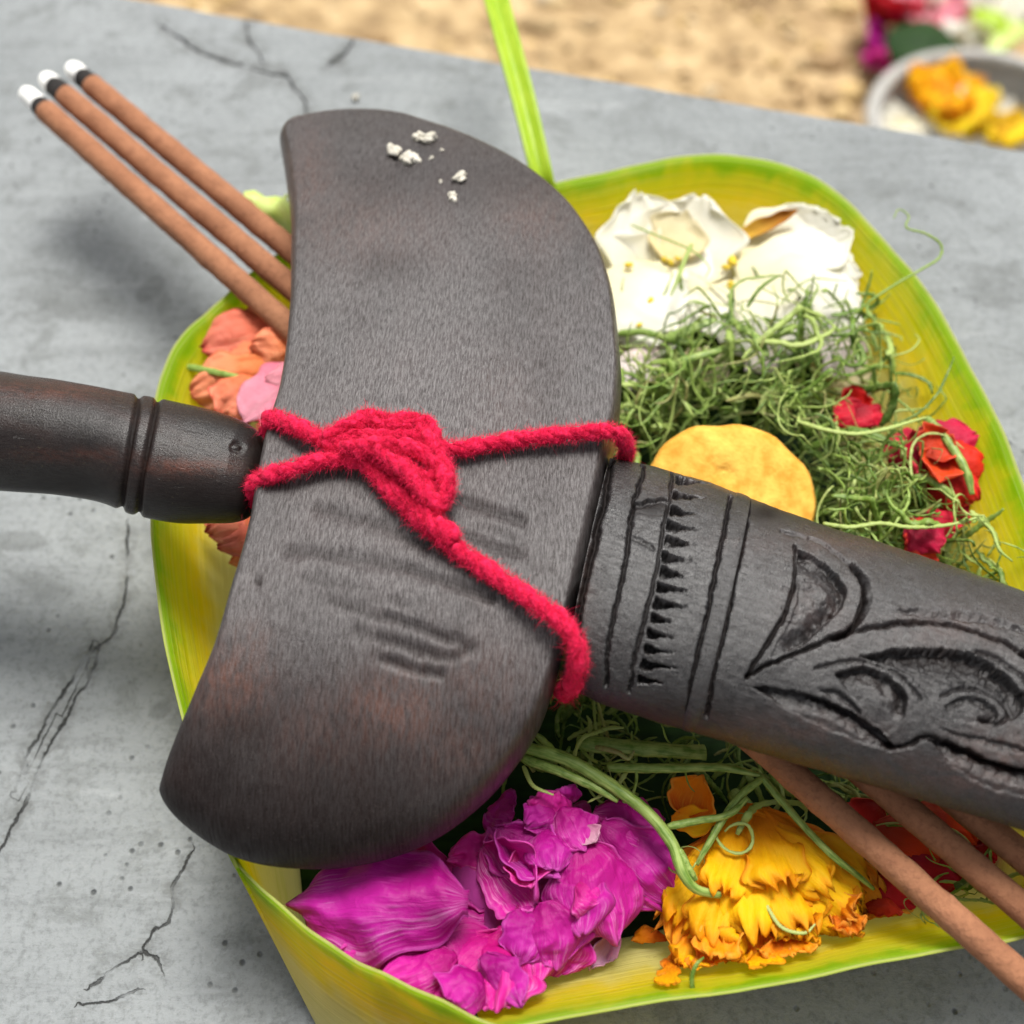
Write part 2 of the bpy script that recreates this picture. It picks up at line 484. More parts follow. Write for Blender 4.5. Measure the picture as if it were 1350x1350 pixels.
M = dict(
    concrete=mat_concrete(), ground=mat_ground(), gravel=mat_gravel(),
    cross=mat_wood('crosspiece'), sheath=mat_wood('sheath'), handle=mat_wood('handle'),
    incense=mat_incense(),
    char=mat_plain('charred_paste', lin(20, 19, 19), lin(48, 44, 42), 900, 0.95, 0.7),
    ash=mat_plain('white_ash', lin(232, 231, 226), lin(246, 245, 241), 700, 0.95, 0.6),
    wall=mat_leaf_wall(),
    banana=mat_leaf('banana_leaf', lin(20, 44, 14), lin(38, 70, 22), 0.65, 0.1, 40),
    lime=mat_leaf('lime_palm_leaf', lin(160, 196, 26), lin(188, 212, 58), 0.38, 0.3, 26),
    pale=mat_leaf('pale_palm_leaf', lin(196, 218, 104), lin(220, 232, 150), 0.4, 0.3, 20),
    magenta=mat_petal('magenta_petal', lin(190, 16, 132), lin(220, 40, 170), lin(250, 160, 222), 0.8, 0.34, 0.4, lin(226, 92, 190), 0.16),
    mauve=mat_petal('faded_mauve_petal', lin(196, 120, 160), lin(204, 150, 176), lin(226, 190, 204), 0.5, 0.5, 0.3),
    white=mat_petal('white_petal', lin(246, 240, 206), lin(250, 248, 238), lin(244, 232, 190), 0.3, 0.45, 0.42, None, 0.03, 0.25),
    cream=mat_petal('cream_petal', lin(232, 214, 160), lin(232, 220, 182), lin(214, 190, 130), 0.4, 0.5, 0.3, None, 0.04),
    blush=mat_petal('blush_petal', lin(236, 216, 210), lin(240, 228, 224), lin(230, 196, 190), 0.3, 0.45, 0.3, None, 0.03),
    salmon=mat_petal('salmon_petal', lin(234, 122, 72), lin(240, 142, 110), lin(250, 200, 150), 0.6, 0.45, 0.3, lin(206, 76, 58), 0.1),
    pink=mat_petal('pink_petal', lin(232, 120, 140), lin(240, 160, 176), lin(246, 200, 206), 0.5, 0.45, 0.3, None, 0.06),
    red=mat_petal('red_petal', lin(160, 8, 18), lin(222, 24, 36), lin(232, 80, 90), 0.35, 0.42, 0.3, lin(226, 60, 60), 0.16),
    marigold=mat_petal('marigold_petal', lin(244, 146, 6), lin(255, 206, 8), lin(255, 220, 50), 0.5, 0.5, 0.42, lin(240, 150, 16), 0.08),
    orange=mat_petal('orange_petal', lin(226, 100, 8), lin(250, 156, 14), lin(252, 190, 50), 0.5, 0.5, 0.4, lin(246, 170, 60), 0.1),
    yellow=mat_petal('yellow_petal', lin(226, 176, 10), lin(250, 220, 40), lin(252, 232, 110), 0.5, 0.5, 0.3),
    dried=mat_petal('dried_petal', lin(226, 190, 70), lin(176, 112, 30), lin(200, 150, 50), 0.4, 0.6, 0.2),
    shred=mat_shred(), yarn=mat_yarn(),
    stem=mat_leaf('green_stem', lin(92, 128, 40), lin(170, 190, 104), 0.45, 0.15, 14),
    wafer=mat_plain('golden_wafer', lin(206, 140, 40), lin(240, 188, 84), 190, 0.75, 0.7, 0.0008, 0.25),
    rice=mat_plain('cooked_rice', lin(176, 170, 154), lin(216, 211, 198), 700, 0.6, 0.7),
    pollen=mat_plain('yellow_pollen', lin(206, 176, 30), lin(226, 196, 60), 600, 0.7, 0.4),
    metal=mat_plain('dull_aluminium', lin(150, 148, 142), lin(176, 174, 168), 120, 0.5, 0.15, 0.0004, 0.6),
)

# ------------------------------------------------------------------ the setting: cement ledge and the lower ground beyond it
def build_ledge():
    E0 = P(190, -2, 0.0); E1 = P(1350, 196, 0.0)
    ax = (E1 - E0)[:2]; ax /= np.linalg.norm(ax)
    bx = np.array([ax[1], -ax[0]])            # towards the camera
    dense = lambda lo, hi, n: np.linspace(lo, hi, n)
    A = np.r_[np.linspace(-2.2, -0.30, 14)[:-1], dense(-0.30, 0.33, 620), np.linspace(0.33, 2.4, 14)[1:]]
    B = np.r_[dense(0.0, 0.42, 430), np.linspace(0.42, 1.5, 12)[1:]]
    o = E0[:2] + ax * 0.13
    a, b = np.meshgrid(A, B, indexing='ij')
    XY = o + a[..., None] * ax + b[..., None] * bx
    na, nb = len(A), len(B)
    V = np.concatenate([XY, np.zeros((na, nb, 1))], 2).reshape(-1, 3)
    px = proj(V)
    px[(V - CAM) @ FWD < 0.05] = -5000
    cracks = [
        [(168, 690), (166, 760), (160, 800), (150, 830), (132, 850), (122, 880), (100, 915), (82, 950), (55, 995), (40, 1030), (25, 1070), (5, 1110), (-20, 1150)],
        [(118, 850), (95, 890), (70, 930), (48, 970), (28, 1000), (15, 1040)],
        [(248, 1120), (240, 1145), (226, 1165), (226, 1190), (222, 1215), (200, 1225), (185, 1248), (165, 1265), (130, 1285), (118, 1300)],
        [(185, 1252), (205, 1262), (212, 1275)],
        [(105, 1325), (140, 1318), (180, 1303)],
        [(215, 35), (245, 55), (275, 68), (300, 78), (330, 84), (360, 95), (378, 98), (400, 130), (402, 160)],
        [(432, 82), (450, 70), (462, 56)],
        [(325, 30), (330, 55), (345, 75)],
    ]
    sgn = np.full(len(V), 99.0); near = np.full(len(V), 99.0)
    wob = np.stack([vnoise(px, 22, 1), vnoise(px, 22, 2)], 1) * 3.0 + np.stack([vnoise(px, 7, 3), vnoise(px, 7, 4)], 1) * 1.2
    for c in cracks:
        s, u = seg_dist(px + wob, c)
        m = u < near
        near[m] = u[m]; sgn[m] = s[m]
    sgn = np.clip(sgn, -60, 60); near = np.clip(near, 0, 60)
    stain_shade = np.zeros(len(V))
    for (x, y, rx, ry, ang, amt) in [(95, 395, 95, 32, 8, 1.3), (197, 378, 22, 11, -45, 2.2), (60, 330, 60, 28, 0, 0.8), (50, 360, 80, 22, 5, .9),
                                     (25, 712, 45, 14, 0, 1.6), (55, 770, 70, 30, 10, 1.0), (130, 640, 60, 30, 0, .6), (340, 1290, 110, 90, 20, 1.1), (280, 1230, 60, 60, 0, .6),  # shade under the handle and crosspiece tip is painted in among the stains
                                     (210, 935, 18, 12, -30, 1.5), (445, 70, 20, 6, -50, 1.6), (1200, 250, 200, 16, 12, .8), (1310, 380, 70, 40, 20, 1.0), (780, 150, 90, 14, 14, .7),
                                     (1000, 190, 160, 9, 12, .6), (280, 70, 40, 6, 24, 1.3), (880, 170, 70, 20, 14, .7), (1260, 300, 120, 20, 12, .6), (120, 860, 60, 40, -50, .7),
                                     (540, 120, 60, 10, 10, .4), (640, 110, 30, 8, -20, .6)]:
        ca, sa = math.cos(R(ang)), math.sin(R(ang))
        dx, dy = px[:, 0] - x, px[:, 1] - y
        e = ((dx * ca + dy * sa) / rx) ** 2 + ((-dx * sa + dy * ca) / ry) ** 2
        stain_shade = np.maximum(stain_shade, amt * np.exp(-e * 0.9))
    V[:, 2] += vnoise(V[:, :2] * 1000, 38, 8) * 0.0005 + vnoise(V[:, :2] * 1000, 9, 9) * 0.00015 - 0.0006
    V[:, 2] -= 0.0004 * np.exp(-(sgn / 2.5) ** 2) * (near < 10)
    ridx = np.arange(na) * nb                    # back edge row gets chipped
    V[ridx, :2] += bx * (np.abs(vnoise(V[ridx, :2] * 1000, 14, 11)) * 0.0012 + np.abs(vnoise(V[ridx, :2] * 1000, 4, 12)) * 0.0004)[:, None]
    V[ridx, 2] -= 0.0007
    F = grid_faces(na, nb)
    # the ledge's back face and outer rims
    n0 = len(V)
    back = V[ridx].copy(); back[:, 2] = -0.60; back[:, :2] -= bx * 0.004
    V = np.vstack([V, back])
    F += [(int(ridx[i]), int(ridx[i + 1]), n0 + i + 1, n0 + i) for i in range(na - 1)]
    z = np.zeros(na)
    o = mesh_obj('cement_ledge', V, F, M['concrete'], attrs={'crack': np.r_[sgn, z + 60], 'crack_near': np.r_[near, z + 60], 'stain_shade': np.r_[stain_shade, z]}, base=(0, 0, 0))
    # smooth normals would round the crisp back edge: keep the back face flat
    fl = np.ones(len(o.data.polygons), bool); fl[-(na - 1):] = False
    o.data.polygons.foreach_set('use_smooth', fl)
    tag(o, kind='structure')
    return E0, ax, bx

E0, EAX, EBX = build_ledge()
GZ = -0.55
FS = mpp(P(1250, 100, GZ)) / mpp(P(1250, 100, -0.09))
def build_ground():
    n = 90
    t = np.linspace(-1, 1, n)
    g = np.sign(t) * (np.abs(t) ** 3) * 60 + t * 0.6
    X, Y = np.meshgrid(g, g, indexing='ij')
    V = np.stack([X + 0.1, Y + 0.5, np.full_like(X, GZ)], 2).reshape(-1, 3)
    V[:, 2] += vnoise(V[:, :2] * 1000, 60, 21) * 0.004
    # under the ledge the soil stays below it
    o = mesh_obj('ground', V, grid_faces(n, n), M['ground'], base=(0, 0, GZ))
    tag(o, kind='structure')
build_ground()

ICO_V = None
def blob(center, rad, seed, sub=2, amp=0.25, scale=(1, 1, 1), rot=0.0):
    import bmesh
    bm = bmesh.new()
    bmesh.ops.create_icosphere(bm, subdivisions=sub, radius=1.0)
    V = np.array([v.co[:] for v in bm.verts]); F = [tuple(v.index for v in f.verts) for f in bm.faces]
    bm.free()
    for i in range(len(V)):
        V[i] *= 1 + amp * mnoise.noise(Vector(V[i] * 1.4 + seed * 3.7))
    V = V * np.asarray(scale)
    c, s = math.cos(rot), math.sin(rot)
    V = V @ np.array([[c, s, 0], [-s, c, 0], [0, 0, 1]])
    return V * rad + np.asarray(center), F

def build_gravel():
    rg = np.random.default_rng(5)
    Vs, Fs, rn, off = [], [], [], 0
    bv, bf = blob((0, 0, 0), 1, 2, 1, 0.3)
    for i in range(800):
        x = rg.uniform(-150, 1500); y = rg.uniform(-90, 210)
        p = P(x, y, GZ)
        if (p[:2] - E0[:2]) @ EBX > -0.012: continue
        r = FS * rg.uniform(0.0015, 0.0045) * (1 + 1.2 * (rg.random() < 0.15))
        a = rg.uniform(0, 6.28); c, s = math.cos(a), math.sin(a)
        V = (bv * np.array([1, rg.uniform(.6, .9), rg.uniform(.4, .7)])) @ np.array([[c, s, 0], [-s, c, 0], [0, 0, 1]]) * r + np.array([p[0], p[1], GZ - r * 0.05])
        Vs.append(V); Fs += [tuple(k + off for k in f) for f in bf]; off += len(V)
        rn.append(np.full(len(V), rg.random()))
    o = mesh_obj('gravel', np.vstack(Vs), Fs, M['gravel'], attrs={'rnd': np.concatenate(rn)})
    tag(o, 'tan gravel scattered over the soil beyond the ledge', 'gravel', kind='stuff')
build_gravel()

# ------------------------------------------------------------------ generic builders: tubes and petals
def tube(path, rad, ns=8, flat=1.0, caps=True):
    path = np.asarray(path, float); n = len(path)
    rad = np.broadcast_to(rad, (n,))
    T = np.gradient(path, axis=0); T /= np.linalg.norm(T, axis=1)[:, None] + 1e-12
    N = np.empty_like(T); up = np.array([0, 0, 1.0])
    v = up - T[0] * (T[0] @ up)
    if np.linalg.norm(v) < 1e-3: v = np.array([1.0, 0, 0])
    for i in range(n):
        v = v - T[i] * (T[i] @ v); v /= np.linalg.norm(v) + 1e-12
        N[i] = v
    Bn = np.cross(T, N)
    th = np.linspace(0, 2 * math.pi, ns, endpoint=False)
    V = path[:, None] + rad[:, None, None] * (np.cos(th)[None, :, None] * Bn[:, None] + flat * np.sin(th)[None, :, None] * N[:, None])
    V = V.reshape(-1, 3)
    F = grid_faces(n, ns, False, True)
    if caps:
        F.append(tuple(range(ns))[::-1]); F.append(tuple((n - 1) * ns + k for k in range(ns)))
    return V, F

def petal(spec, mat, parent=None, name='petal', seed=0, nu=22, nv=17, crumple=0.0, folds=0.0, a=1.1, tipw=0.35, basew=0.25, thick=0.00022, fold=0.0, freq=160, fan=False):
    """spec: base px,py,height mm, tip px,py,height mm, width px, roll deg, cup, curl, ruffle"""
    bx, by, bh, tx, ty, th, w, roll, cup, curl, ruf = spec
    B = P(bx, by, bh / 1000); T = P(tx, ty, th / 1000)
    W = w * mpp((B + T) / 2)
    y = T - B; L = np.linalg.norm(y); y /= L
    up = np.array([0, -0.25, 1.0]); n = up - y * (up @ y); n /= np.linalg.norm(n)
    x = np.cross(y, n)
    c, s = math.cos(R(roll)), math.sin(R(roll))
    x, n = x * c + n * s, n * c - x * s
    u = np.linspace(0, 1, nu); v = np.linspace(-1, 1, nv)
    U, Vv = np.meshgrid(u, v, indexing='ij')
    prof = np.sin(math.pi * np.clip(U, 0, 1) ** a * 0.985 + 0.0) ** 0.5
    prof = np.maximum(prof, basew * (1 - U) ** 2) 
    prof = np.maximum(prof, tipw * 0.0)
    if fan:
        prof = (.18 + .82 * U ** .75) * np.sqrt(np.clip(1 - (np.clip(U - .86, 0, 1) / .16) ** 2, 0.08, 1))
    rg = np.random.default_rng(seed + 100)
    ph = rg.uniform(0, 6.28, 8)
    prof = prof * (1 + 0.10 * np.sin(U * 9 + ph[0]) * Vv + 0.07 * np.sin(U * 17 + ph[1]) * np.abs(Vv))
    X = Vv * prof * W / 2
    # rounded, slightly irregular tip
    Y = L * (U * (1 - 0.10 * Vv ** 2 * U) + 0.03 * np.sin(Vv * 5 + ph[2]) * U ** 3 + ((0.05 * np.sin(Vv * 13 + ph[6]) + 0.03 * np.sin(Vv * 29 + ph[7])) * U ** 6 if fan else 0))
    Z = cup * W * (Vv ** 2 - 0.35) * prof + curl * L * (U ** 2 - U * 0.5)
    e = np.maximum(np.abs(Vv), U) ** 2.2
    Z += ruf * W * e * (0.5 * np.sin(U * 11 + Vv * 3 + ph[3]) + 0.35 * np.sin(U * 6 - Vv * 9 + ph[4]) + 0.3 * np.sin(Vv * 15 + U * 4 + ph[5]))
    if fold:
        Z += fold * W * np.abs(Vv)
    pts = B + X[..., None] * x + Y[..., None] * y + Z[..., None] * n
    pts = pts.reshape(-1, 3)
    if folds:
        o = Vector((seed * 0.9, seed * 1.7, 4.0))
        for i in range(len(pts)):
            q = Vector(pts[i] * 95) + o
            pts[i] += n * (1 - 2.4 * abs(mnoise.noise(q)) + 0.6 * mnoise.noise(q * 2.1)) * folds
    if crumple:
        o = Vector((seed * 1.37, seed * 0.71, seed * 2.3))
        for i in range(len(pts)):
            q = Vector(pts[i] * freq) + o
            d = mnoise.noise_vector(q) * 1.0 + mnoise.noise_vector(q * 2.3) * 0.5
            rn = 1 - abs(mnoise.noise(q * 1.6)) * 2
            rn2 = 1 - abs(mnoise.noise(q * 4.1)) * 2
            pts[i] += (np.array(d[:]) * 0.7 + n * (rn * 0.5 + rn2 * 0.4)) * crumple
    pts[:, 2] = np.maximum(pts[:, 2], 0.0016 + 0.0004 * (seed % 5))
    pts = keep_in(pts)
    uv = np.stack([U, (Vv + 1) / 2], 2).reshape(-1, 2)
    return mesh_obj(name, pts, grid_faces(nu, nv), mat, parent, uv=uv, solid=thick)

# ------------------------------------------------------------------ palm leaf offering basket
RIMH = 0.028
CENTER = P(790, 770, 0.0)
basket = empty('offering_basket', (CENTER[0], CENTER[1], 0.0), 'flared yellow-green palm leaf offering basket holding flowers on the cement ledge', 'basket')

WALLS = []
def keep_in(pts, margin=0.0012):
    """things lying in the basket stay on the inner side of its flared walls"""
    if not WALLS: return pts
    rim = np.vstack([w[0] for w in WALLS]); base = np.vstack([w[1] for w in WALLS])
    lo = pts[:, 2] < RIMH + 0.001
    q = pts[lo]
    if len(q) == 0: return pts
    t = np.clip((q[:, 2] - .0012) / (RIMH - .0012), 0, 1)[:, None]
    out = q.copy()
    W0 = base[None, :, :2]; D = (rim - base)[None, :, :2]
    Wxy = W0 + D * t[:, None]
    d2 = ((q[:, None, :2] - Wxy) ** 2).sum(2)
    i = d2.argmin(1); w = Wxy[np.arange(len(q)), i]
    c = CENTER[None, :2] - w; c /= np.linalg.norm(c, axis=1)[:, None]
    s_ = ((q[:, :2] - w) * c).sum(1)
    bad = s_ < margin
    out[bad, :2] += c[bad] * (margin - s_[bad])[:, None]
    pts = pts.copy(); pts[lo] = out
    return pts

def wall_strip(rim_px, inset, n=110, nv=16, belly=0.0012, base_px=None, rimh=RIMH, seed=0, out=0.0):
    rim = catmull([P(x, y, rimh) for x, y in rim_px], n)
    if base_px is None:
        d = CENTER[:2] - rim[:, :2]; d /= np.linalg.norm(d, axis=1)[:, None]
        base = np.c_[rim[:, :2] + d * inset, np.full(n, 0.0012)]
    else:
        base = catmull([P(x, y, 0.0012) for x, y in base_px], n)
    t = np.linspace(0, 1, nv)
    V = base[:, None] * (1 - t)[None, :, None] + rim[:, None] * t[None, :, None]
    d = V[:, -1, :2] - V[:, 0, :2]; d /= np.linalg.norm(d, axis=1)[:, None] + 1e-9
    V[..., :2] += d[:, None] * (np.sin(t * math.pi) * belly)[None, :, None]
    V[..., :2] += d[:, None] * out * 1.0
    WALLS.append((V[::2, -1].copy(), V[::2, 0].copy()))
    q = np.arange(n) / n
    wav = 0.0005 * np.sin(q * 19 + seed) + 0.0003 * np.sin(q * 43 + seed * 2) + 0.00006 * np.sin(q * 131 + seed)
    V[..., :2] += d[:, None] * ((0.0004 * np.sin(q * 13 + seed * 1.7) + 0.00012 * np.sin(q * 41 + seed))[:, None] * np.sin(t * 2.6 + seed)[None])[..., None]
    V[..., 2] += wav[:, None] * t[None]
    L = np.r_[0, np.cumsum(np.linalg.norm(np.diff(rim, axis=0), axis=1))] * 1000 / 30
    uv = np.stack(np.broadcast_arrays(L[:, None], t[None]), 2).reshape(-1, 2)
    return mesh_obj('wall_strip', V.reshape(-1, 3), grid_faces(n, nv), M['wall'], basket, uv=uv, solid=0.0004)

wall_strip([(425, 302), (385, 322), (342, 352), (300, 385), (245, 437), (212, 500), (200, 570), (197, 650), (203, 740), (218, 840), (238, 938), (270, 1040), (312, 1142)], 0.016, seed=1,
           base_px=[(560, 460), (500, 470), (440, 500), (400, 550), (370, 620), (360, 700), (360, 800), (368, 900), (380, 1000), (395, 1120), (410, 1240), (425, 1362)])
wall_strip([(296, 1112), (312, 1142), (370, 1197), (450, 1257), (540, 1307), (650, 1352), (760, 1392)], 0.008, seed=2,
           base_px=[(412, 1335), (425, 1362), (470, 1415), (540, 1460), (620, 1492), (700, 1512), (790, 1530)], out=0.0006)
wall_strip([(640, 1360), (700, 1349), (800, 1334), (950, 1308), (1100, 1281), (1250, 1254), (1350, 1235), (1450, 1205)], 0.024, seed=3,
           base_px=[(600, 1262), (700, 1252), (800, 1236), (950, 1205), (1100, 1175), (1250, 1145), (1330, 1125), (1400, 1105)])
wall_strip([(728, 241), (790, 226), (850, 214), (930, 206), (1000, 210), (1060, 228), (1120, 266), (1180, 328), (1240, 412), (1290, 510), (1332, 592), (1375, 700), (1420, 830), (1450, 1000), (1462, 1120), (1450, 1205)], 0.023, n=160, seed=4)
wall_strip([(735, 243), (670, 256), (600, 270), (510, 286), (420, 304)], 0.020, n=60, seed=5, rimh=0.0272)

# banana leaf floor of the basket
def base_leaf():
    px = [(430, 540), (560, 470), (760, 400), (960, 360), (1100, 420), (1220, 560), (1330, 780), (1390, 1000), (1390, 1160), (1200, 1240), (900, 1300), (700, 1335), (560, 1440), (440, 1350), (390, 1100), (380, 800)]
    ring = np.array([P(x, y, 0.0) for x, y in px]); ring = catmull(np.vstack([ring, ring[:1]]), 65)[:-1]
    c = ring.mean(0); nr = 14
    V = np.array([c + (ring[i] - c) * (0.02 + 0.98 * r / (nr - 1)) for r in range(nr) for i in range(64)])
    V[:, 2] = 0.0022 + vnoise(V[:, :2] * 1000, 22, 31) * 0.0006
    uv = (V[:, :2] - c[:2]) * 12
    mesh_obj('base_leaf', V, grid_faces(nr, 64, False, True), M['banana'], basket, uv=uv, solid=0.0006)
base_leaf()

def leaf_ribbon(path, width, mat, parent, name, fold=0.25, n=60, nv=9, side=(1, 0, 0)):
    p = catmull(path, n)
    T = np.gradient(p, axis=0); T /= np.linalg.norm(T, axis=1)[:, None]
    s = np.asarray(side, float); X = s - T * (T @ s)[:, None]; X /= np.linalg.norm(X, axis=1)[:, None]
    N = np.cross(X, T)
    v = np.linspace(-1, 1, nv)
    w = np.interp(np.linspace(0, 1, n), np.linspace(0, 1, len(width)), width)
    V = p[:, None] + X[:, None] * (v[None, :, None] * w[:, None, None] / 2) + N[:, None] * (fold * np.abs(v)[None, :, None] * w[:, None, None] / 2)
    uv = np.stack(np.broadcast_arrays(np.linspace(0, 4, n)[:, None], ((v + 1) / 2)[None]), 2).reshape(-1, 2)
    return mesh_obj(name, V.reshape(-1, 3), grid_faces(n, nv), mat, parent, uv=uv, solid=0.0006)

leaf_ribbon([P(722, 262, 0.024), P(712, 225, 0.029), P(690, 135, 0.034), P(668, 55, 0.037), P(645, -30, 0.038), P(630, -90, 0.037)], [0.0048, 0.0054, 0.0058, 0.0060, 0.0060, 0.0054], M['lime'], basket, 'leaf_tail', 0.55)
leaf_ribbon([P(425, 345, 0.022), P(390, 315, 0.026), P(362, 285, 0.0285), P(343, 262, 0.029), P(335, 252, 0.0285)], [0.012, 0.0115, 0.011, 0.0095, 0.0045], M['pale'], basket, 'leaf_tip', -0.35, side=(0.7, -0.7, 0))

# ------------------------------------------------------------------ sheathed wooden dagger
ZD = 0.045
dag_o = P(640, 700, 0.0305)
dagger = empty('sheathed_dagger', (dag_o[0], dag_o[1], 0.0305), 'dark carved wooden dagger in its sheath lying across the flower basket', 'dagger')

def carve_groove(px, poly, w, depth):
    s, u = seg_dist(px, catmull(poly, max(8, len(poly) * 5)))
    return -depth * np.exp(-(u / w) ** 2)

def carve_poly(px, poly, depth, soft=5.0):
    pl = catmull(list(poly) + [poly[0]], len(poly) * 4 + 1)
    ins = inside(px, pl)
    _, u = seg_dist(px, pl)
    return np.where(ins, -depth * sstep(u, 0, soft), 0.0)

def blobs(px, lst):
    r = np.zeros(len(px))
    for (x, y, rx, ry, amt) in lst:
        r = np.maximum(r, amt * np.exp(-((px[:, 0] - x) / rx) ** 2 - ((px[:, 1] - y) / ry) ** 2))
    return r

def loft(top_px, bot_px, z, e, ns, nt, prof_rows=None, sup=2.0, zline=None):
    """oval-section body: silhouette pixels on both sides, half-thickness e, height z"""
    Tp = catmull(top_px, ns); Bp = catmull(bot_px, ns)
    zz = np.full(ns, z) if zline is None else np.interp(np.linspace(0, 1, ns), np.linspace(0, 1, len(zline)), zline)
    ee = np.interp(np.linspace(0, 1, ns), np.linspace(0, 1, len(e)), e)
    nu_ = int(nt * .76)
    th = np.r_[np.linspace(-.25, math.pi + .25, nu_, endpoint=False), np.linspace(math.pi + .25, 2 * math.pi - .25, nt - nu_, endpoint=False)]
    mid = (Tp + Bp) / 2
    ax = np.gradient(mid, axis=0); ax /= np.linalg.norm(ax, axis=1)[:, None]
    rows = []; half_w = []
    for i in range(ns):
        C = P(*mid[i], zz[i]); a = P(*Tp[i], zz[i]); b = P(*Bp[i], zz[i])
        m = np.array([-ax[i, 1], ax[i, 0]])
        hp = abs(((Bp[i] - Tp[i]) / 2) @ m)
        ez = ee[i] * math.cos(PITCH) / mpp(C) * abs(m[1])
        k = math.sqrt(max(0.2, 1 - min(0.9, (ez / hp)) ** 2))
        l = (b - a) / 2 * k
        c, s = np.cos(th), np.sin(th)
        c2 = np.sign(c) * np.abs(c) ** (2 / sup); s2 = np.sign(s) * np.abs(s) ** (2 / sup)
        rows.append(C + c2[:, None] * l + s2[:, None] * np.array([0, 0, ee[i]]))
        half_w.append(np.linalg.norm(l))
    V = np.array(rows)
    cen = V.mean(1)
    al = np.r_[0, np.cumsum(np.linalg.norm(np.diff(cen, axis=0), axis=1))] * 1000
    gv = np.stack(np.broadcast_arrays(al[:, None], (th * 10.0)[None], np.zeros((1, 1))), 2)
    return V, gv

def shade_body(name, V, gv, mat, parent, disp=None, patch=None, dark=None, cap=True):
    ns, nt = V.shape[:2]
    flat = V.reshape(-1, 3)
    # normals by finite differences, for carving along them
    du = np.gradient(V, axis=0); dv = np.roll(V, -1, 1) - np.roll(V, 1, 1)
    N = np.cross(du, dv).reshape(-1, 3); N /= np.linalg.norm(N, axis=1)[:, None] + 1e-15
    cen = np.repeat(V.mean(1), nt, 0)
    N *= np.where(((flat - cen) * N).sum(1) < 0, -1, 1)[:, None]
    px = proj(flat)
    face = sstep(((CAM - flat) * N).sum(1) / np.linalg.norm(CAM - flat, axis=1), 0.0, 0.12)
    d = disp(px, face) if disp else 0
    flat = flat + N * np.asarray(d)[:, None] if disp else flat
    F = grid_faces(ns, nt, False, True)
    if cap:
        F.append(tuple(range(nt))[::-1]); F.append(tuple((ns - 1) * nt + k for k in range(nt)))
    z = np.zeros(len(flat))
    return mesh_obj(name, flat, F, mat, parent, attrs={'gv': gv.reshape(-1, 3), 'patch': patch(px) if patch else z, 'dark': dark(px, d) if dark else z, 'grey': np.full(len(flat), 0.5)})

# --- handle
hx = [-260, -180, -90, 0, 60, 120, 180, 240, 300, 335, 352, 359]
htop = list(zip(hx, [448, 462, 476, 490, 498, 508, 519, 530, 545, 560, 578, 606]))
hbot = list(zip([-270, -190, -95, 0, 60, 120, 168, 215, 268, 305, 326, 338], [590, 618, 636, 645, 650, 660, 677, 686, 688, 686, 676, 650]))
HE = [0.0088, 0.0094, 0.0098, 0.0098, 0.0096, 0.0094, 0.0096, 0.0096, 0.0094, 0.0088, 0.0072, 0.003]
V, gv = loft(htop, hbot, 0.0468, HE, 320, 160)
def h_disp(px, face):
    d = carve_groove(px, [(186, 505), (180, 540), (172, 580), (163, 630), (158, 690)], 4.0, 0.0008)
    d += carve_groove(px, [(212, 510), (204, 545), (194, 590), (185, 640), (181, 700)], 4.0, 0.0008)
    d += carve_groove(px, [(305, 588), (312, 584), (320, 588), (316, 594), (306, 592)], 3, 0.0003)
    return d + 0.00012 * vnoise(px, 40, 44) 
h_patch = lambda px: np.clip(blobs(px, [(250, 615, 60, 12, .9), (60, 515, 120, 14, .6), (100, 600, 90, 10, .35), (220, 612, 30, 10, .8)]), 0, 1)
h_dark = lambda px, d: np.clip(blobs(px, [(270, 655, 80, 30, .6), (100, 640, 100, 20, .5), (340, 620, 20, 40, .5)]) + sstep(-d, 0.0003, 0.0008), 0, 1)  # dark grooves, and the handle's shaded lower half painted in
handle = shade_body('handle', V, gv, M['handle'], dagger, h_disp, h_patch, h_dark)

def ring_band(body, V, lo, hi, swell, mat, gvb):
    mid = proj(V.mean(1))[:, 0]
    r = np.where((mid > lo) & (mid < hi))[0]
    S = V[r]; cen = S.mean(1, keepdims=True)
    k_ = 1 + swell * np.sin(np.linspace(0.0, 1, len(r)) * math.pi) ** .5
    S = cen + (S - cen) * (k_ - .004)[:, None, None]
    n = len(S.reshape(-1, 3))
    mesh_obj('ring', S.reshape(-1, 3), grid_faces(len(r), V.shape[1], False, True), mat, body, attrs={'gv': gvb[r].reshape(-1, 3), 'patch': np.zeros(n), 'dark': np.full(n, .1), 'grey': np.full(n, .6)})

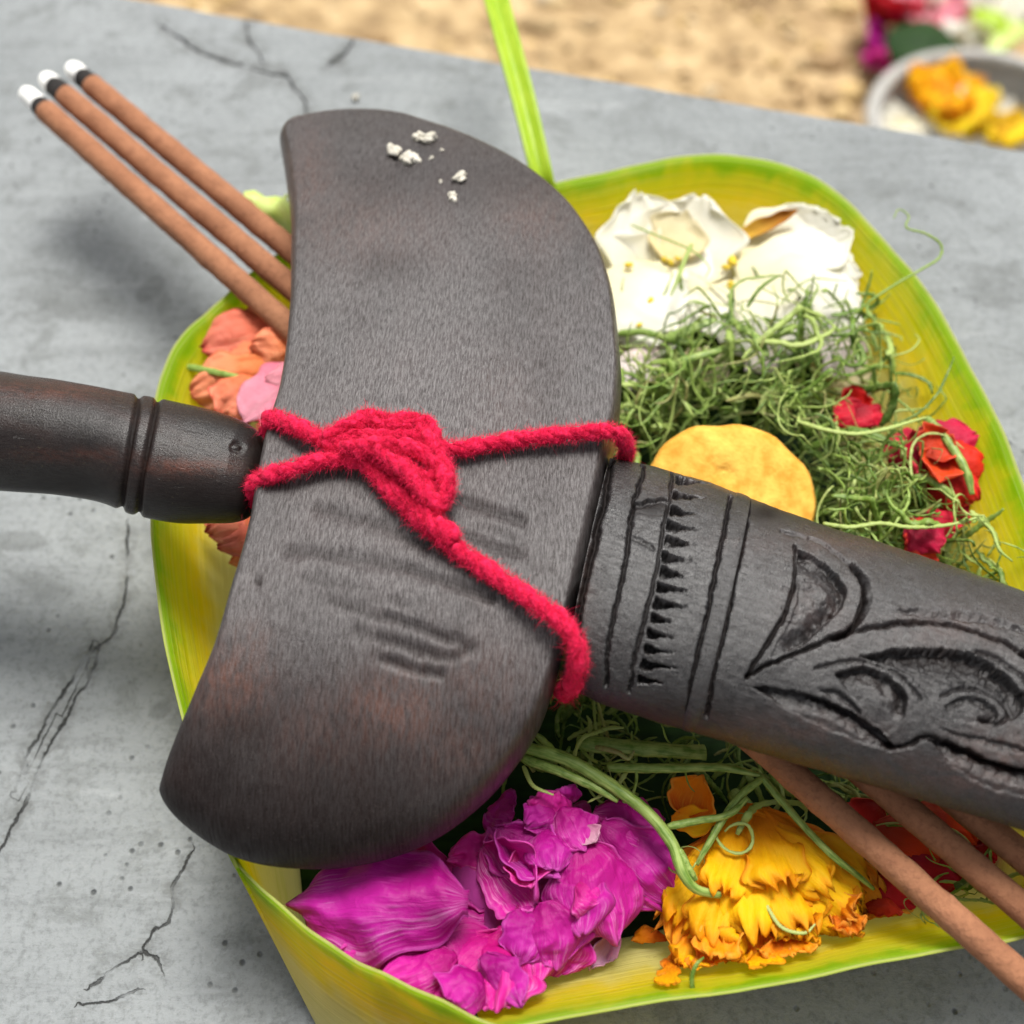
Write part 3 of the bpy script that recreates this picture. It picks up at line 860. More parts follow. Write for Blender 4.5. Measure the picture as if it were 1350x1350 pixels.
# --- sheath
s_top = [(806, 600), (830, 603), (862, 609), (940, 632), (1000, 655), (1080, 685), (1180, 716), (1280, 750), (1350, 775), (1450, 812), (1600, 872), (1750, 935)]
s_bot = [(742, 896), (766, 906), (800, 921), (876, 946), (935, 963), (1012, 988), (1105, 1016), (1200, 1044), (1275, 1066), (1380, 1098), (1530, 1140), (1690, 1170)]
V, gv = loft(s_top, s_bot, ZD, [0.0105, 0.011, 0.011, 0.011, 0.0108, 0.0105, 0.010, 0.0095, 0.009, 0.0085, 0.007, 0.004], 860, 360, sup=2.08)
K7 = lambda L: [(740 + x / 2.213, 570 + y / 2.213) for x, y in L]
def ring(L): return K7(L)
CARVE_G = [
    (K7([(150, 60), (140, 110), (128, 190), (108, 270), (86, 370), (62, 470), (45, 560), (30, 700)]), 4.5, .0012),
    (K7([(232, 70), (240, 110), (215, 190), (200, 280), (190, 370), (170, 460), (150, 550), (135, 640), (130, 740)]), 2.6, .0007),
    (K7([(325, 100), (318, 180), (296, 280), (280, 380), (258, 480), (235, 570), (212, 660), (200, 760)]), 2.2, .0006),
    (K7([(492, 190), (482, 250), (464, 340), (444, 440), (424, 540), (400, 640), (380, 730), (368, 830)]), 2.6, .0008),
    (K7([(548, 200), (540, 260), (522, 350), (502, 450), (482, 550), (460, 640), (440, 730), (425, 830)]), 2.8, .0008),
    (K7([(682, 335), (684, 400), (672, 470), (645, 545), (600, 620), (560, 680), (538, 712)]), 2.6, .0008),
    (K7([(640, 290), (720, 310), (790, 345), (850, 395)]), 2.2, .0004),
    (K7([(850, 390), (878, 430), (884, 490), (866, 540), (838, 580), (800, 600)]), 3.6, .0008),
    (K7([(540, 712), (640, 662), (740, 622), (800, 596), (900, 570), (1000, 557), (1100, 556), (1200, 578), (1290, 612), (1380, 660)]), 2.6, .0008),
    (K7([(720, 770), (800, 800), (880, 850), (930, 900), (965, 925)]), 2.2, .0005),
    (K7([(960, 920), (1010, 915), (1060, 890), (1120, 905), (1200, 945), (1290, 975), (1400, 1000)]), 3.2, .0008),
    (K7([(740, 690), (820, 668), (900, 672), (960, 692), (1010, 730), (1050, 780)]), 2.2, .0005),
    (K7([(1110, 770), (1160, 750), (1220, 752), (1280, 785), (1305, 825), (1275, 850), (1220, 838)]), 2.6, .0006),
    (K7([(1215, 640), (1280, 665), (1330, 700), (1400, 760)]), 3.0, .0006),
    (K7([(1340, 760), (1400, 800), (1460, 870)]), 3.0, .0007),
    (K7([(1250, 720), (1300, 780), (1310, 840)]), 2.0, .0004),
]
# chip cuts: outline, the deep edge (steep wall), width of the slope away from it, depth
CHIPS = [
    (K7([(688, 340), (745, 366), (806, 415), (832, 458), (818, 512), (765, 566), (700, 622), (606, 660), (650, 580), (684, 490)]), K7([(688, 340), (745, 366), (806, 415), (832, 458), (818, 512), (765, 566), (700, 622)]), 48, .0017),
    (K7([(700, 372), (748, 392), (786, 436), (776, 486), (738, 512), (704, 476)]), K7([(700, 372), (748, 392), (786, 436)]), 26, .0009),
    (K7([(850, 380), (900, 430), (905, 500), (880, 552), (838, 590), (796, 604), (850, 560), (872, 490), (866, 430)]), K7([(850, 385), (870, 430), (875, 490), (852, 560), (800, 600)]), 24, .0012),
    (K7([(868, 655), (1000, 630), (1130, 634), (1226, 656), (1308, 716), (1356, 792), (1316, 846), (1282, 790), (1200, 748), (1120, 760), (1076, 784), (1034, 728), (970, 684)]), K7([(868, 655), (1000, 630), (1130, 634), (1226, 656), (1308, 716), (1356, 792)]), 62, .0024),
    (K7([(796, 704), (880, 686), (950, 708), (1000, 756), (1010, 800), (990, 850), (940, 880), (880, 812), (832, 750)]), K7([(796, 704), (880, 686), (950, 708), (1000, 756), (1010, 800)]), 46, .0019),
    (K7([(740, 745), (800, 752), (850, 785), (880, 830), (830, 800), (780, 772)]), K7([(740, 745), (800, 752), (850, 785), (880, 830)]), 18, .0010),
    (K7([(556, 738), (660, 752), (766, 778), (860, 822), (930, 872), (975, 926), (870, 906), (760, 860), (650, 806)]), K7([(556, 738), (660, 752), (766, 778), (860, 822), (930, 872), (975, 926)]), 44, .0020),
    (K7([(1072, 896), (1180, 920), (1270, 962), (1400, 1000), (1500, 1080), (1350, 1068), (1240, 1036), (1150, 986)]), K7([(1072, 896), (1180, 920), (1270, 962), (1400, 1000), (1500, 1080)]), 48, .0022),
    (K7([(1116, 800), (1170, 772), (1236, 782), (1276, 822), (1250, 850), (1190, 850), (1140, 840)]), K7([(1250, 850), (1276, 822), (1236, 782), (1170, 772), (1116, 800)]), 26, .0011),
    (K7([(1330, 640), (1420, 660), (1520, 730), (1560, 800), (1480, 780), (1400, 720)]), K7([(1330, 640), (1420, 660), (1520, 730), (1560, 800)]), 46, .0020),
    (K7([(1100, 860), (1180, 880), (1280, 900), (1380, 930), (1300, 935), (1200, 915)]), K7([(1100, 860), (1180, 880), (1280, 900), (1380, 930)]), 18, .0009),
    (K7([(960, 520), (1100, 512), (1240, 530), (1380, 590), (1300, 575), (1200, 552), (1080, 544)]), K7([(1380, 590), (1300, 575), (1200, 552), (1080, 544), (960, 520)]), 22, .0007),
    (K7([(203, 205), (306, 188), (300, 240), (214, 240)]), K7([(203, 205), (306, 188)]), 20, .0010),
    (K7([(208, 300), (270, 330), (262, 356), (206, 322)]), K7([(208, 300), (270, 330)]), 14, .0008),
]
CARVE_P = []
rgs = np.random.default_rng(17)
for i in range(14):      # row of triangular notches between the rings
    t = i / 13.0
    bx_ = np.interp(t, [0, .25, .5, .75, 1], [330, 305, 280, 250, 218]); by_ = 135 + t * 585
    ln = rgs.uniform(85, 125); hh = rgs.uniform(15, 20)
    CARVE_P.append((K7([(bx_ + 4, by_ - hh), (bx_ + ln * .5, by_ - hh * .2 + 6), (bx_ + ln, by_ + 14), (bx_ + ln * .5, by_ + hh * .6 + 4), (bx_ + 2, by_ + hh)]), .0012, 4))
hatch = []
for i in range(26):      # tool marks in the hollows
    x = rgs.uniform(880, 1300); y = rgs.uniform(655, 740)
    hatch.append(K7([(x, y), (x + rgs.uniform(30, 60), y + rgs.uniform(14, 34))]))
for i in range(12):
    x = rgs.uniform(640, 760); y = rgs.uniform(430, 630)
    hatch.append(K7([(x, y), (x + rgs.uniform(20, 40), y + rgs.uniform(-14, 20))]))
GR = []
def s_disp(px, face):
    q = px + np.stack([vnoise(px, 9, 51), vnoise(px, 9, 52)], 1) * 1.6 + np.stack([vnoise(px, 3.5, 53), vnoise(px, 3.5, 54)], 1) * 0.8
    d = np.zeros(len(px))
    near = (px[:, 0] > 700) & (px[:, 0] < 1600) & (face > 0)
    qq = q[near]; dd = np.zeros(len(qq))
    for g, w, dep in CARVE_G: dd = np.minimum(dd, 0) + carve_groove(qq, g, w * .85, dep * 1.3)
    pp = np.zeros(len(qq))
    GR.append(None); gr = np.zeros(len(px)); gr[near] = dd; GR[0] = gr
    for pl, dep, soft in CARVE_P: pp = np.minimum(pp, carve_poly(qq, pl, dep * 1.7, soft * .6))
    for pl, edge, wd, dep in CHIPS:
        pl = catmull(list(pl) + [pl[0]], len(pl) * 4 + 1); ins = inside(qq, pl)
        u = np.full(len(qq), 1e3); u[ins] = seg_dist(qq[ins], catmull(edge, len(edge) * 5))[1]
        v = np.full(len(qq), 0.0); v[ins] = seg_dist(qq[ins], pl)[1]
        pp = np.minimum(pp, np.where(ins, -dep * np.clip(1 - u / (wd * .62), 0.12, 1) * np.clip(v / 2.2, 0, 1), 0))
    pp *= 1 + .25 * vnoise(qq, 11, 57) + .12 * vnoise(qq, 4, 58)
    for hcut in hatch: pp += carve_groove(qq, hcut, 1.6, .00025)
    dd = dd + pp
    d[near] = dd
    d = np.maximum(d, -0.0032) * face
    return d + 0.00010 * vnoise(px, 30, 55) + 0.00005 * vnoise(px, 8, 56)
s_patch = lambda px: np.clip(blobs(px, [(1180, 1030, 200, 34, 1.0), (1000, 965, 150, 26, .9), (1320, 1000, 70, 40, 1.0), (1150, 715, 160, 20, .8), (960, 640, 100, 14, .7), (1250, 830, 80, 25, .7), (1080, 800, 60, 40, .4), (770, 760, 16, 80, .5)]), 0, 1)
s_dark = lambda px, d: np.clip(blobs(px, [(1010, 675, 26, 14, 1.0), (860, 668, 24, 12, .8), (900, 940, 120, 22, .5), (1250, 880, 40, 20, .5)]) + 0.9 * sstep(-GR[0], 0.0003, 0.0009) + 0.3 * sstep(-np.asarray(d), 0.0008, 0.0020), 0, 1)  # dirt in the grooves, painted shade in the chip-cut hollows
sheath = shade_body('sheath', V, gv, M['sheath'], dagger, s_disp, s_patch, s_dark)
ring_band(sheath, V, 938, 957, .012, M['sheath'], gv)

# --- crosspiece (the broad boat-shaped mouth of the sheath)
CROSS = []
def build_cross():
    out = [(374, 176), (386, 165), (420, 156), (470, 151), (520, 154), (560, 164), (605, 179), (650, 199), (697, 226), (735, 256), (768, 294), (794, 341), (809, 395),
           (816, 455), (819, 520), (815, 590), (803, 640), (787, 715), (770, 790), (752, 850), (737, 905), (716, 962), (686, 1010), (642, 1060), (585, 1103),
           (525, 1130), (455, 1146), (395, 1148), (340, 1142), (295, 1127), (255, 1102), (224, 1074), (210, 1048), (214, 1020), (230, 974), (258, 910), (287, 845),
           (311, 770), (330, 700), (341, 640), (353, 580), (368, 525), (378, 470), (385, 400), (385, 330), (378, 262), (371, 210), (370, 188)]
    N = 420
    O = catmull(out + out[:1], N + 1)[:-1]
    tg = np.roll(O, -1, 0) - np.roll(O, 1, 0); tg /= np.linalg.norm(tg, axis=1)[:, None]
    nr = np.stack([tg[:, 1], -tg[:, 0]], 1)         # outward (clockwise outline in y-down pixels)
    lo_ = sstep(O[:, 1], 780, 1080); hi_ = sstep(-O[:, 1], -420, -180)
    HT = 0.0095 - 0.0045 * lo_ - 0.0030 * hi_; RE = 0.0021 + 0.0034 * lo_ + 0.0006 * hi_
    RE = RE * (1 - 0.62 * sstep(O[:, 0], 520, 660) * sstep(O[:, 1], 760, 840))
    comp = (np.sqrt((RE * math.sin(PITCH)) ** 2 + (HT * math.cos(PITCH)) ** 2) - RE * math.sin(PITCH)) / 0.00013
    O = O - nr * (np.abs(nr[:, 1:2]) * comp[:, None])
    spine_px = catmull([(555, 250), (592, 380), (590, 520), (570, 660), (530, 800), (465, 940), (380, 1050)], 200)
    # drop of the far and near ends
    def droop(py):
        lo = np.clip((py - 830) / 320.0, 0, 1.2); hi = np.clip((430 - py) / 280.0, 0, 1.2)
        return -0.0135 * lo ** 1.8 - 0.0024 * hi ** 2
    W = np.array([P(x, y, ZD + droop(y)) for x, y in O])
    S = np.array([P(x, y, ZD + droop(y)) for x, y in spine_px])
    d2 = ((W[:, None, :2] - S[None, :, :2]) ** 2).sum(2)
    t = d2.argmin(1).astype(float)
    for _ in range(3):
        t = sum(np.roll(t, s_) for s_ in range(-6, 7)) / 13.0
    A = np.stack([np.interp(t, np.arange(200), S[:, k]) for k in range(3)], 1)
    ln = np.linalg.norm((A - W)[:, :2], axis=1)
    m = 96
    s = np.concatenate([np.linspace(0, 1, 26)[:-1] ** 1.7 * 0.24, np.linspace(0.24, 1, m - 25)])
    XY = W[None, :, :2] + s[:, None, None] * (A - W)[None, :, :2]
    d = s[:, None] * ln[None]
    prof = np.sqrt(np.clip(1 - (1 - np.clip(d / RE[None], 0, 1)) ** 2.2, 0, 1))
    zm = W[None, :, 2] + s[:, None] * (A - W)[None, :, 2]
    crown = 0.0012 * (1 - (1 - s[:, None]) ** 2)
    pyv = proj(np.concatenate([XY, zm[..., None]], 2).reshape(-1, 3))[:, 1].reshape(zm.shape)
    HA = 0.0095 - 0.0045 * sstep(pyv, 780, 1080) - 0.0030 * sstep(-pyv, -420, -180)
    top = np.concatenate([XY, (zm + prof * HA + crown - 0.0008)[..., None]], 2).reshape(-1, 3)
    px = proj(top)
    # shallow gouges across the face, tool nicks and the little nail hole
    dz = np.zeros(len(top))
    for g, w, dep in [([(585, 650), (620, 662), (655, 675), (690, 686)], 6, .0010), ([(600, 700), (640, 715), (690, 730)], 5, .0007), ([(380, 725), (430, 730), (520, 745), (600, 770), (650, 790)], 7, .0007),
                      ([(440, 790), (500, 810), (560, 830), (610, 848)], 6, .0008), ([(470, 830), (530, 850), (590, 866), (625, 855)], 7, .0006), ([(505, 870), (545, 882), (580, 890)], 6, .0008),
                      ([(420, 670), (500, 690), (560, 720)], 8, .0006), ([(400, 760), (470, 775), (540, 800)], 6, .0003), ([(700, 740), (730, 752)], 4, .0003), ([(640, 690), (690, 715)], 4, .0003),
                      ([(530, 430), (620, 425), (700, 430)], 5, .00012)]:
        dz += carve_groove(px + np.stack([vnoise(px, 12, 61), vnoise(px, 12, 62)], 1) * 2.5, g, w, dep)
    hole = np.exp(-(((px[:, 0] - 341) / 4.5) ** 2 + ((px[:, 1] - 765) / 4.0) ** 2) ** 2)
    dz -= 0.0012 * hole
    dz += 0.00014 * vnoise(px, 60, 63) + 0.00004 * vnoise(px, 14, 64)
    top[:, 2] += dz
    s2 = np.linspace(0, 1, 24)[1:] ** 1.4
    XY2 = W[None, :, :2] + s2[:, None, None] * (A - W)[None, :, :2]
    dd = s2[:, None] * ln[None]
    pr2 = np.sqrt(np.clip(1 - (1 - np.clip(dd / RE[None], 0, 1)) ** 2.2, 0, 1))
    zm2 = W[None, :, 2] + s2[:, None] * (A - W)[None, :, 2]
    bot = np.concatenate([XY2, (zm2 - pr2 * HT[None] - 0.0008)[..., None]], 2).reshape(-1, 3)
    V = np.vstack([top, bot])
    F = grid_faces(m, N, False, True)
    n0 = m * N
    F += [(j, n0 + j, n0 + (j + 1) % N, (j + 1) % N) for j in range(N)]
    F += [tuple(n0 + k for k in f)[::-1] for f in grid_faces(23, N, False, True)]
    F = [f[::-1] for f in F]
    pxa = proj(V)
    la = np.array([-0.16, -1.0]); la = (P(450, 1100, ZD) - P(590, 200, ZD))[:2]; la /= np.linalg.norm(la)
    gv = np.stack([V[:, :2] @ la, V[:, :2] @ np.array([-la[1], la[0]]), np.zeros(len(V))], 1) * 1000
    patch = np.clip(blobs(pxa, [(520, 935, 70, 45, 1.0), (300, 900, 55, 50, .95), (640, 900, 60, 50, .45), (420, 960, 70, 60, .35), (600, 985, 60, 40, .4), (480, 300, 90, 50, .3), (410, 230, 30, 60, .35), (700, 290, 50, 40, .35), (330, 850, 30, 30, .5), (660, 520, 40, 60, .2)]), 0, 1)
    dark = np.clip(blobs(pxa, [(400, 1100, 240, 100, 1.0), (250, 1040, 90, 110, .95), (300, 970, 80, 50, .6), (580, 1090, 130, 50, .6), (600, 230, 160, 50, .4), (520, 345, 50, 25, .35), (700, 400, 60, 120, .25)]), 0, 1)  # near end's shade is painted in where the face tilts down
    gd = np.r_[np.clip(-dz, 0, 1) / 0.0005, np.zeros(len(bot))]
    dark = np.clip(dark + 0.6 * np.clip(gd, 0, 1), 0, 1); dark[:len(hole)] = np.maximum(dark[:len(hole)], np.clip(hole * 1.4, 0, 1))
    CROSS.append((top.copy(), px))
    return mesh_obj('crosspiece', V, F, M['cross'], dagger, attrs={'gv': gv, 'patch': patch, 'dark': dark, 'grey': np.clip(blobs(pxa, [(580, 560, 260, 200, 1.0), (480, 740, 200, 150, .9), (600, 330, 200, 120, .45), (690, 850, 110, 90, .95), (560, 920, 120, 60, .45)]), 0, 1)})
build_cross()

# ------------------------------------------------------------------ incense sticks
def incense(tip, end, label, ash=26, char=14):
    h = 0.0306; r = 0.00252
    T = P(*tip, h); E = P(*end, h)
    d = E - T; L = np.linalg.norm(d); d /= L
    sc = mpp(T) * 1.25
    la, lc = ash * sc, char * sc
    root = empty('incense_stick', (T + E) / 2 - np.array([0, 0, r]), label, 'incense', 'burnt incense sticks')
    rg = np.random.default_rng(int(tip[0]))
    def body(name, s0, s1, n, rad, mat, amp, rnd0=False):
        s = np.linspace(s0, s1, n)
        V, F = tube(T + s[:, None] * d, rad, 20)
        for i in range(len(V)):
            q = Vector(V[i] * 420)
            V[i] += np.array(mnoise.noise_vector(q)[:]) * amp
        return mesh_obj(name, V, F, mat, root)
    body('stick_body', la + lc, L, 160, np.linspace(r * 1.1, r * .94, 160), M['incense'], 0.0002)
    body('burnt_end', la * 0.9, la + lc + 0.0004, 14, np.linspace(r * .95, r * 1.06, 14), M['char'], 0.0002)
    prof = np.array([.45, .72, .86, .92, .94, .95, .95, .94, .94, .92])
    body('ash_tip', 0, la, 10, prof * r, M['ash'], 0.00022)
incense((31, 120), (1480, 1408), 'brown incense stick with the longest ash tip and thinnest black band', 36, 9)
incense((58, 102), (1560, 1377), 'middle brown incense stick of three, with a wide black band behind its ash tip', 22, 20)
incense((92, 88), (1600, 1338), 'brown incense stick lying against the pale green leaf tip', 28, 15)

# ------------------------------------------------------------------ red yarn tied round the crosspiece
yc = P(520, 620, 0.056)
yarn = empty('red_yarn', (yc[0], yc[1], 0.055), 'fuzzy red wool yarn knotted round the dagger crosspiece', 'yarn')
FUZZ = []
def yarn_strand(path, r=0.00150, turns_per_mm=0.11, name='strand', plies=3):
    r = r * .86
    pts = np.array([P(x, y, z / 1000) for x, y, z in path])
    n = max(30, int(np.linalg.norm(np.diff(pts, axis=0), axis=1).sum() / 0.0004))
    c = catmull(pts, n)
    T = np.gradient(c, axis=0); T /= np.linalg.norm(T, axis=1)[:, None]
    N = np.cross(T, np.array([0.13, 0.2, 0.97])); N /= np.linalg.norm(N, axis=1)[:, None]
    Bn = np.cross(T, N)
    L = np.r_[0, np.cumsum(np.linalg.norm(np.diff(c, axis=0), axis=1))] * 1000
    Vs, Fs, off = [], [], 0
    lump = 1 + 0.14 * np.sin(L * 0.9 + path[0][0]) + 0.08 * np.sin(L * 2.3)
    for k in range(plies):
        a = L * turns_per_mm * 2 * math.pi + k * 2 * math.pi / plies
        p = c + (np.cos(a)[:, None] * N + np.sin(a)[:, None] * Bn) * (r * 0.36 * lump)[:, None]
        V, F = tube(p, r * 0.68 * lump, 10)
        for i in range(len(V)):
            V[i] += np.array(mnoise.noise_vector(Vector(V[i] * 1100))[:]) * 0.00024 + np.array(mnoise.noise_vector(Vector(V[i] * 3500))[:]) * 0.0001
        Vs.append(V); Fs += [tuple(q + off for q in f) for f in F]; off += len(V)
    mesh_obj(name, np.vstack(Vs), Fs, M['yarn'], yarn)
    FUZZ.append((c, N, Bn, T, r))

yarn_strand([(350, 572, 51), (358, 552, 54.5), (385, 560, 56.5), (415, 574, 57), (450, 592, 57), (485, 612, 57.2), (520, 652, 57), (560, 690, 57), (600, 722, 56.8), (650, 756, 56.6), (700, 790, 56.6), (738, 817, 56.4), (757, 842, 55.2), (762, 872, 52), (754, 903, 46), (742, 915, 40)], 0.00165)
yarn_strand([(330, 665, 46), (334, 640, 51), (352, 628, 55), (385, 618, 56.8), (425, 607, 57), (465, 606, 57.2), (500, 610, 58), (540, 630, 59), (575, 660, 59)], 0.0015)
yarn_strand([(560, 585, 58.5), (600, 592, 57), (650, 584, 56.6), (700, 577, 56.6), (750, 572, 56.5), (795, 569, 56.2), (818, 573, 54.8), (826, 590, 51), (824, 605, 46)], 0.0015)
yarn_strand([(430, 578, 58), (455, 562, 58.6), (490, 556, 58.8), (530, 560, 59), (562, 558, 58.8), (570, 575, 58.8), (555, 592, 59.5), (520, 598, 60), (485, 590, 60), (450, 588, 59)], 0.0015, name='knot_loop')
yarn_strand([(470, 600, 59), (500, 585, 60.5), (540, 590, 61), (575, 612, 60.5), (588, 640, 60), (580, 665, 59.5), (560, 650, 60.5), (535, 620, 61), (505, 598, 60.5), (480, 580, 59.5)], 0.0015, name='knot_loop')
yarn_strand([(545, 640, 58), (560, 668, 58.4), (570, 690, 58.6), (590, 700, 58.4), (598, 715, 58)], 0.0017, name='knot_loop')
yarn_strand([(455, 570, 58), (480, 548, 58.6), (505, 560, 59.5), (540, 552, 59), (560, 572, 60), (580, 600, 60), (590, 630, 59.5), (585, 655, 58.8), (570, 640, 58.5)], 0.0014, name='knot_loop')
for j_, pth in enumerate([
    [(440, 585, 57.5), (470, 572, 58.5), (500, 575, 59.5), (535, 572, 60), (560, 580, 59.5), (578, 600, 59)],
    [(450, 600, 57.5), (490, 596, 59), (525, 606, 60), (550, 625, 60), (570, 655, 59.5), (575, 685, 58.5)],
    [(480, 560, 58), (500, 550, 59), (525, 562, 60), (550, 556, 60), (566, 562, 59)],
    [(515, 640, 57.5), (540, 625, 59), (565, 628, 60), (585, 622, 59.5), (592, 640, 58.5), (580, 670, 58.5)],
    [(500, 625, 57.5), (535, 655, 58.2), (565, 688, 58.4), (598, 716, 58)]]):
    yarn_strand(pth, 0.00115, name='knot_loop')
def fuzz():
    rg = np.random.default_rng(9)
    Vs, Fs, off = [], [], 0
    for c, N, B, T, r in FUZZ:
        cnt = int(len(c) * 60)
        idx = rg.integers(1, len(c) - 1, cnt)
        a = rg.uniform(0, 6.28, cnt)
        for i, an in zip(idx, a):
            o = N[i] * math.cos(an) + B[i] * math.sin(an)
            p0 = c[i] + o * r * 0.95
            ln = rg.uniform(0.0003, 0.0012) * (2.0 if rg.random() < .06 else 1)
            dr = o + T[i] * rg.normal(0, 0.9) + rg.normal(0, 0.4, 3); dr /= np.linalg.norm(dr)
            bend = rg.normal(0, 0.5, 3)
            p1 = p0 + dr * ln * .5; p2 = p1 + (dr + bend) * ln * .5
            sd_ = np.cross(dr, [0.3, 0.5, 0.8]); sd_ /= np.linalg.norm(sd_); w = 0.000024
            Vs += [p0 - sd_ * w, p0 + sd_ * w, p1 - sd_ * w, p1 + sd_ * w, p2]
            Fs += [(off, off + 1, off + 3, off + 2), (off + 2, off + 3, off + 4)]
            off += 5
    o = mesh_obj('fuzz', np.array(Vs), Fs, M['yarn'], yarn)
    tag(o, kind='stuff')
fuzz()

# ------------------------------------------------------------------ rice crumbs
def rice(x, y, h, sc, label, seed, lumps=1):
    c0 = P(x, y, h)
    rg = np.random.default_rng(seed)
    Vs, Fs, off = [], [], 0
    for i in range(lumps):
        rr = sc * rg.uniform(.7, 1.0)
        o = np.array([rg.normal(0, sc * .9), rg.normal(0, sc * .9), 0]) if i else np.zeros(3)
        V, F = blob(c0 + o + np.array([0, 0, rr * .45]), rr, seed + i, 3, 0.9, (1.2, .85, .65), rg.uniform(0, 3))
        Vs.append(V); Fs += [tuple(q + off for q in f) for f in F]; off += len(V)
    o = mesh_obj('rice_crumb', np.vstack(Vs), Fs, M['rice'])
    tag(o, label, 'rice', 'rice crumbs')
def CH(x, y):
    t, q = CROSS[0]
    for _ in range(2):
        i = int(((q[:, 0] - x) ** 2 + (q[:, 1] - y) ** 2).argmin())
    return float(t[i, 2]) - 0.0001
rice(562, 187, CH(562, 187), .0014, 'off-white rice crumb nearest the rounded far edge of the dark crosspiece', 1, 3)
rice(540, 212, CH(540, 212), .0015, 'largest clump of rice crumbs on the dark crosspiece', 2, 5)
rice(608, 237, CH(608, 237), .0017, 'round single rice grain on the dark crosspiece, beside two tiny specks', 3, 1)
rice(597, 261, CH(597, 261), .0010, 'small rice grain on the crosspiece closest to the red yarn', 4, 1)
for i, (x, y) in enumerate([(569, 209), (581, 240), (583, 199), (671, 216)]):
    rice(x, y, CH(x, y), .0005, 'tiny white rice speck on the dark crosspiece', 10 + i)
rice(470, 129, 0.0, .0011, 'small white crumb lying on the grey cement ledge behind the crosspiece', 30, 2)

# ------------------------------------------------------------------ flowers in the basket
def flower(name, at, h, label, cat='flower', group=None):
    c = P(*at, h / 1000)
    return empty(name, (c[0], c[1], 0.003), label, cat, group)

# magenta flower
f = flower('magenta_flower', (640, 1180), 12, 'large crumpled magenta flower in the basket under the crosspiece tip')
MG = [
    (560, 1240, 19, 440, 1262, 23, 90, 20, -.3, -.2, .12), (600, 1265, 21, 500, 1300, 25, 80, -20, -.3, -.2, .12), (630, 1290, 23, 590, 1336, 27, 80, 10, -.3, -.2, .12),
    (640, 1260, 23, 690, 1330, 25, 70, -10, -.3, -.2, .12), 
    # base x,y,h  tip x,y,h  width roll cup curl ruffle
    (620, 1190, 26, 378, 1190, 24, 150, -10, -.22, -.25, .05), (640, 1215, 16, 400, 1235, 14, 130, 10, -.20, -.2, .08),
    (655, 1240, 17, 470, 1305, 20, 120, 15, -.25, -.2, .10), (670, 1235, 18, 560, 1330, 22, 100, 0, -.3, -.1, .10),
    (665, 1225, 19, 655, 1352, 24, 105, -15, -.30, -.2, .10), (690, 1200, 18, 700, 1300, 20, 90, 10, -.2, -.2, .1),
    (660, 1140, 17, 590, 1130, 17, 70, 20, -.2, -.3, .1), (700, 1150, 21, 655, 1100, 16, 70, 0, .25, .3, .1),
    (640, 1110, 20, 720, 1185, 20, 100, -30, .35, .35, .06), (660, 1095, 21, 735, 1165, 22, 80, 20, .35, .3, .06),
    (690, 1120, 22, 700, 1175, 22, 60, 0, .4, .5, .05), (745, 1060, 20, 745, 1035, 24, 45, 0, -.2, -.2, .05),
    (720, 1085, 21, 735, 1040, 24, 60, -20, -.25, -.2, .08), (730, 1070, 22, 690, 1090, 23, 60, 10, -.2, -.2, .1),
    (740, 1070, 23, 770, 1120, 24, 70, 0, -.25, -.2, .08), (720, 1100, 23, 730, 1150, 25, 70, 15, -.25, -.2, .06),
    (770, 1110, 22, 815, 1240, 21, 120, 10, -.28, -.25, .06), (750, 1130, 23, 770, 1235, 22, 90, -10, -.25, -.2, .08),
    (790, 1090, 20, 893, 1190, 17, 105, -12, -.22, -.2, .08), (780, 1075, 20, 885, 1120, 17, 90, 10, -.2, -.2, .08),
    (800, 1120, 19, 880, 1200, 15, 70, 0, -.2, -.2, .08), (720, 1190, 22, 735, 1280, 20, 110, 0, -.25, -.25, .08),
    (700, 1200, 21, 690, 1270, 22, 80, 20, -.2, -.25, .08), (760, 1210, 19, 720, 1290, 15, 80, 0, -.2, -.1, .1),
    (600, 1150, 15, 460, 1130, 12, 90, 0, -.2, -.2, .08), (680, 1080, 17, 640, 1070, 14, 70, 0, -.2, -.2, .1),
    (820, 1090, 16, 870, 1080, 12, 70, 0, -.2, -.2, .1), (540, 1250, 12, 420, 1210, 9, 90, 0, -.2, 0, .1), (620, 1280, 13, 560, 1300, 10, 90, 0, -.2, 0, .1),
    (700, 1230, 12, 760, 1230, 9, 130, 0, -.2, 0, .1), (680, 1120, 12, 800, 1160, 9, 160, 0, -.2, 0, .1), (760, 1170, 24, 790, 1190, 24, 70, 30, -.3, -.2, .1),
]
for i, sp in enumerate(MG):
    petal(sp, M['magenta'], f, seed=i, crumple=0.0007, folds=.0015 if sp[6] > 85 else .0009, nu=38, nv=31)
petal((800, 1235, 14, 755, 1285, 12, 60, 0, .35, .3, .06), M['mauve'], f, seed=70, crumple=.0004)
petal((815, 1225, 15, 770, 1282, 14, 40, 30, .3, .3, .06), M['mauve'], f, seed=71, crumple=.0004)
petal((770, 1090, 24, 785, 1112, 24.5, 34, 0, .1, .1, .05), M['mauve'], f, seed=72, crumple=.0003)
# dark heart that holds the petals together
hv, hf = blob(P(690, 1170, 0.012), 0.0095, 4, 3, 0.3, (1.5, 1.1, .8)); hv[:, 2] = np.maximum(hv[:, 2], 0.003)
mesh_obj('flower_heart', hv, hf, M['magenta'], f, uv=np.zeros((len(hv), 2)))

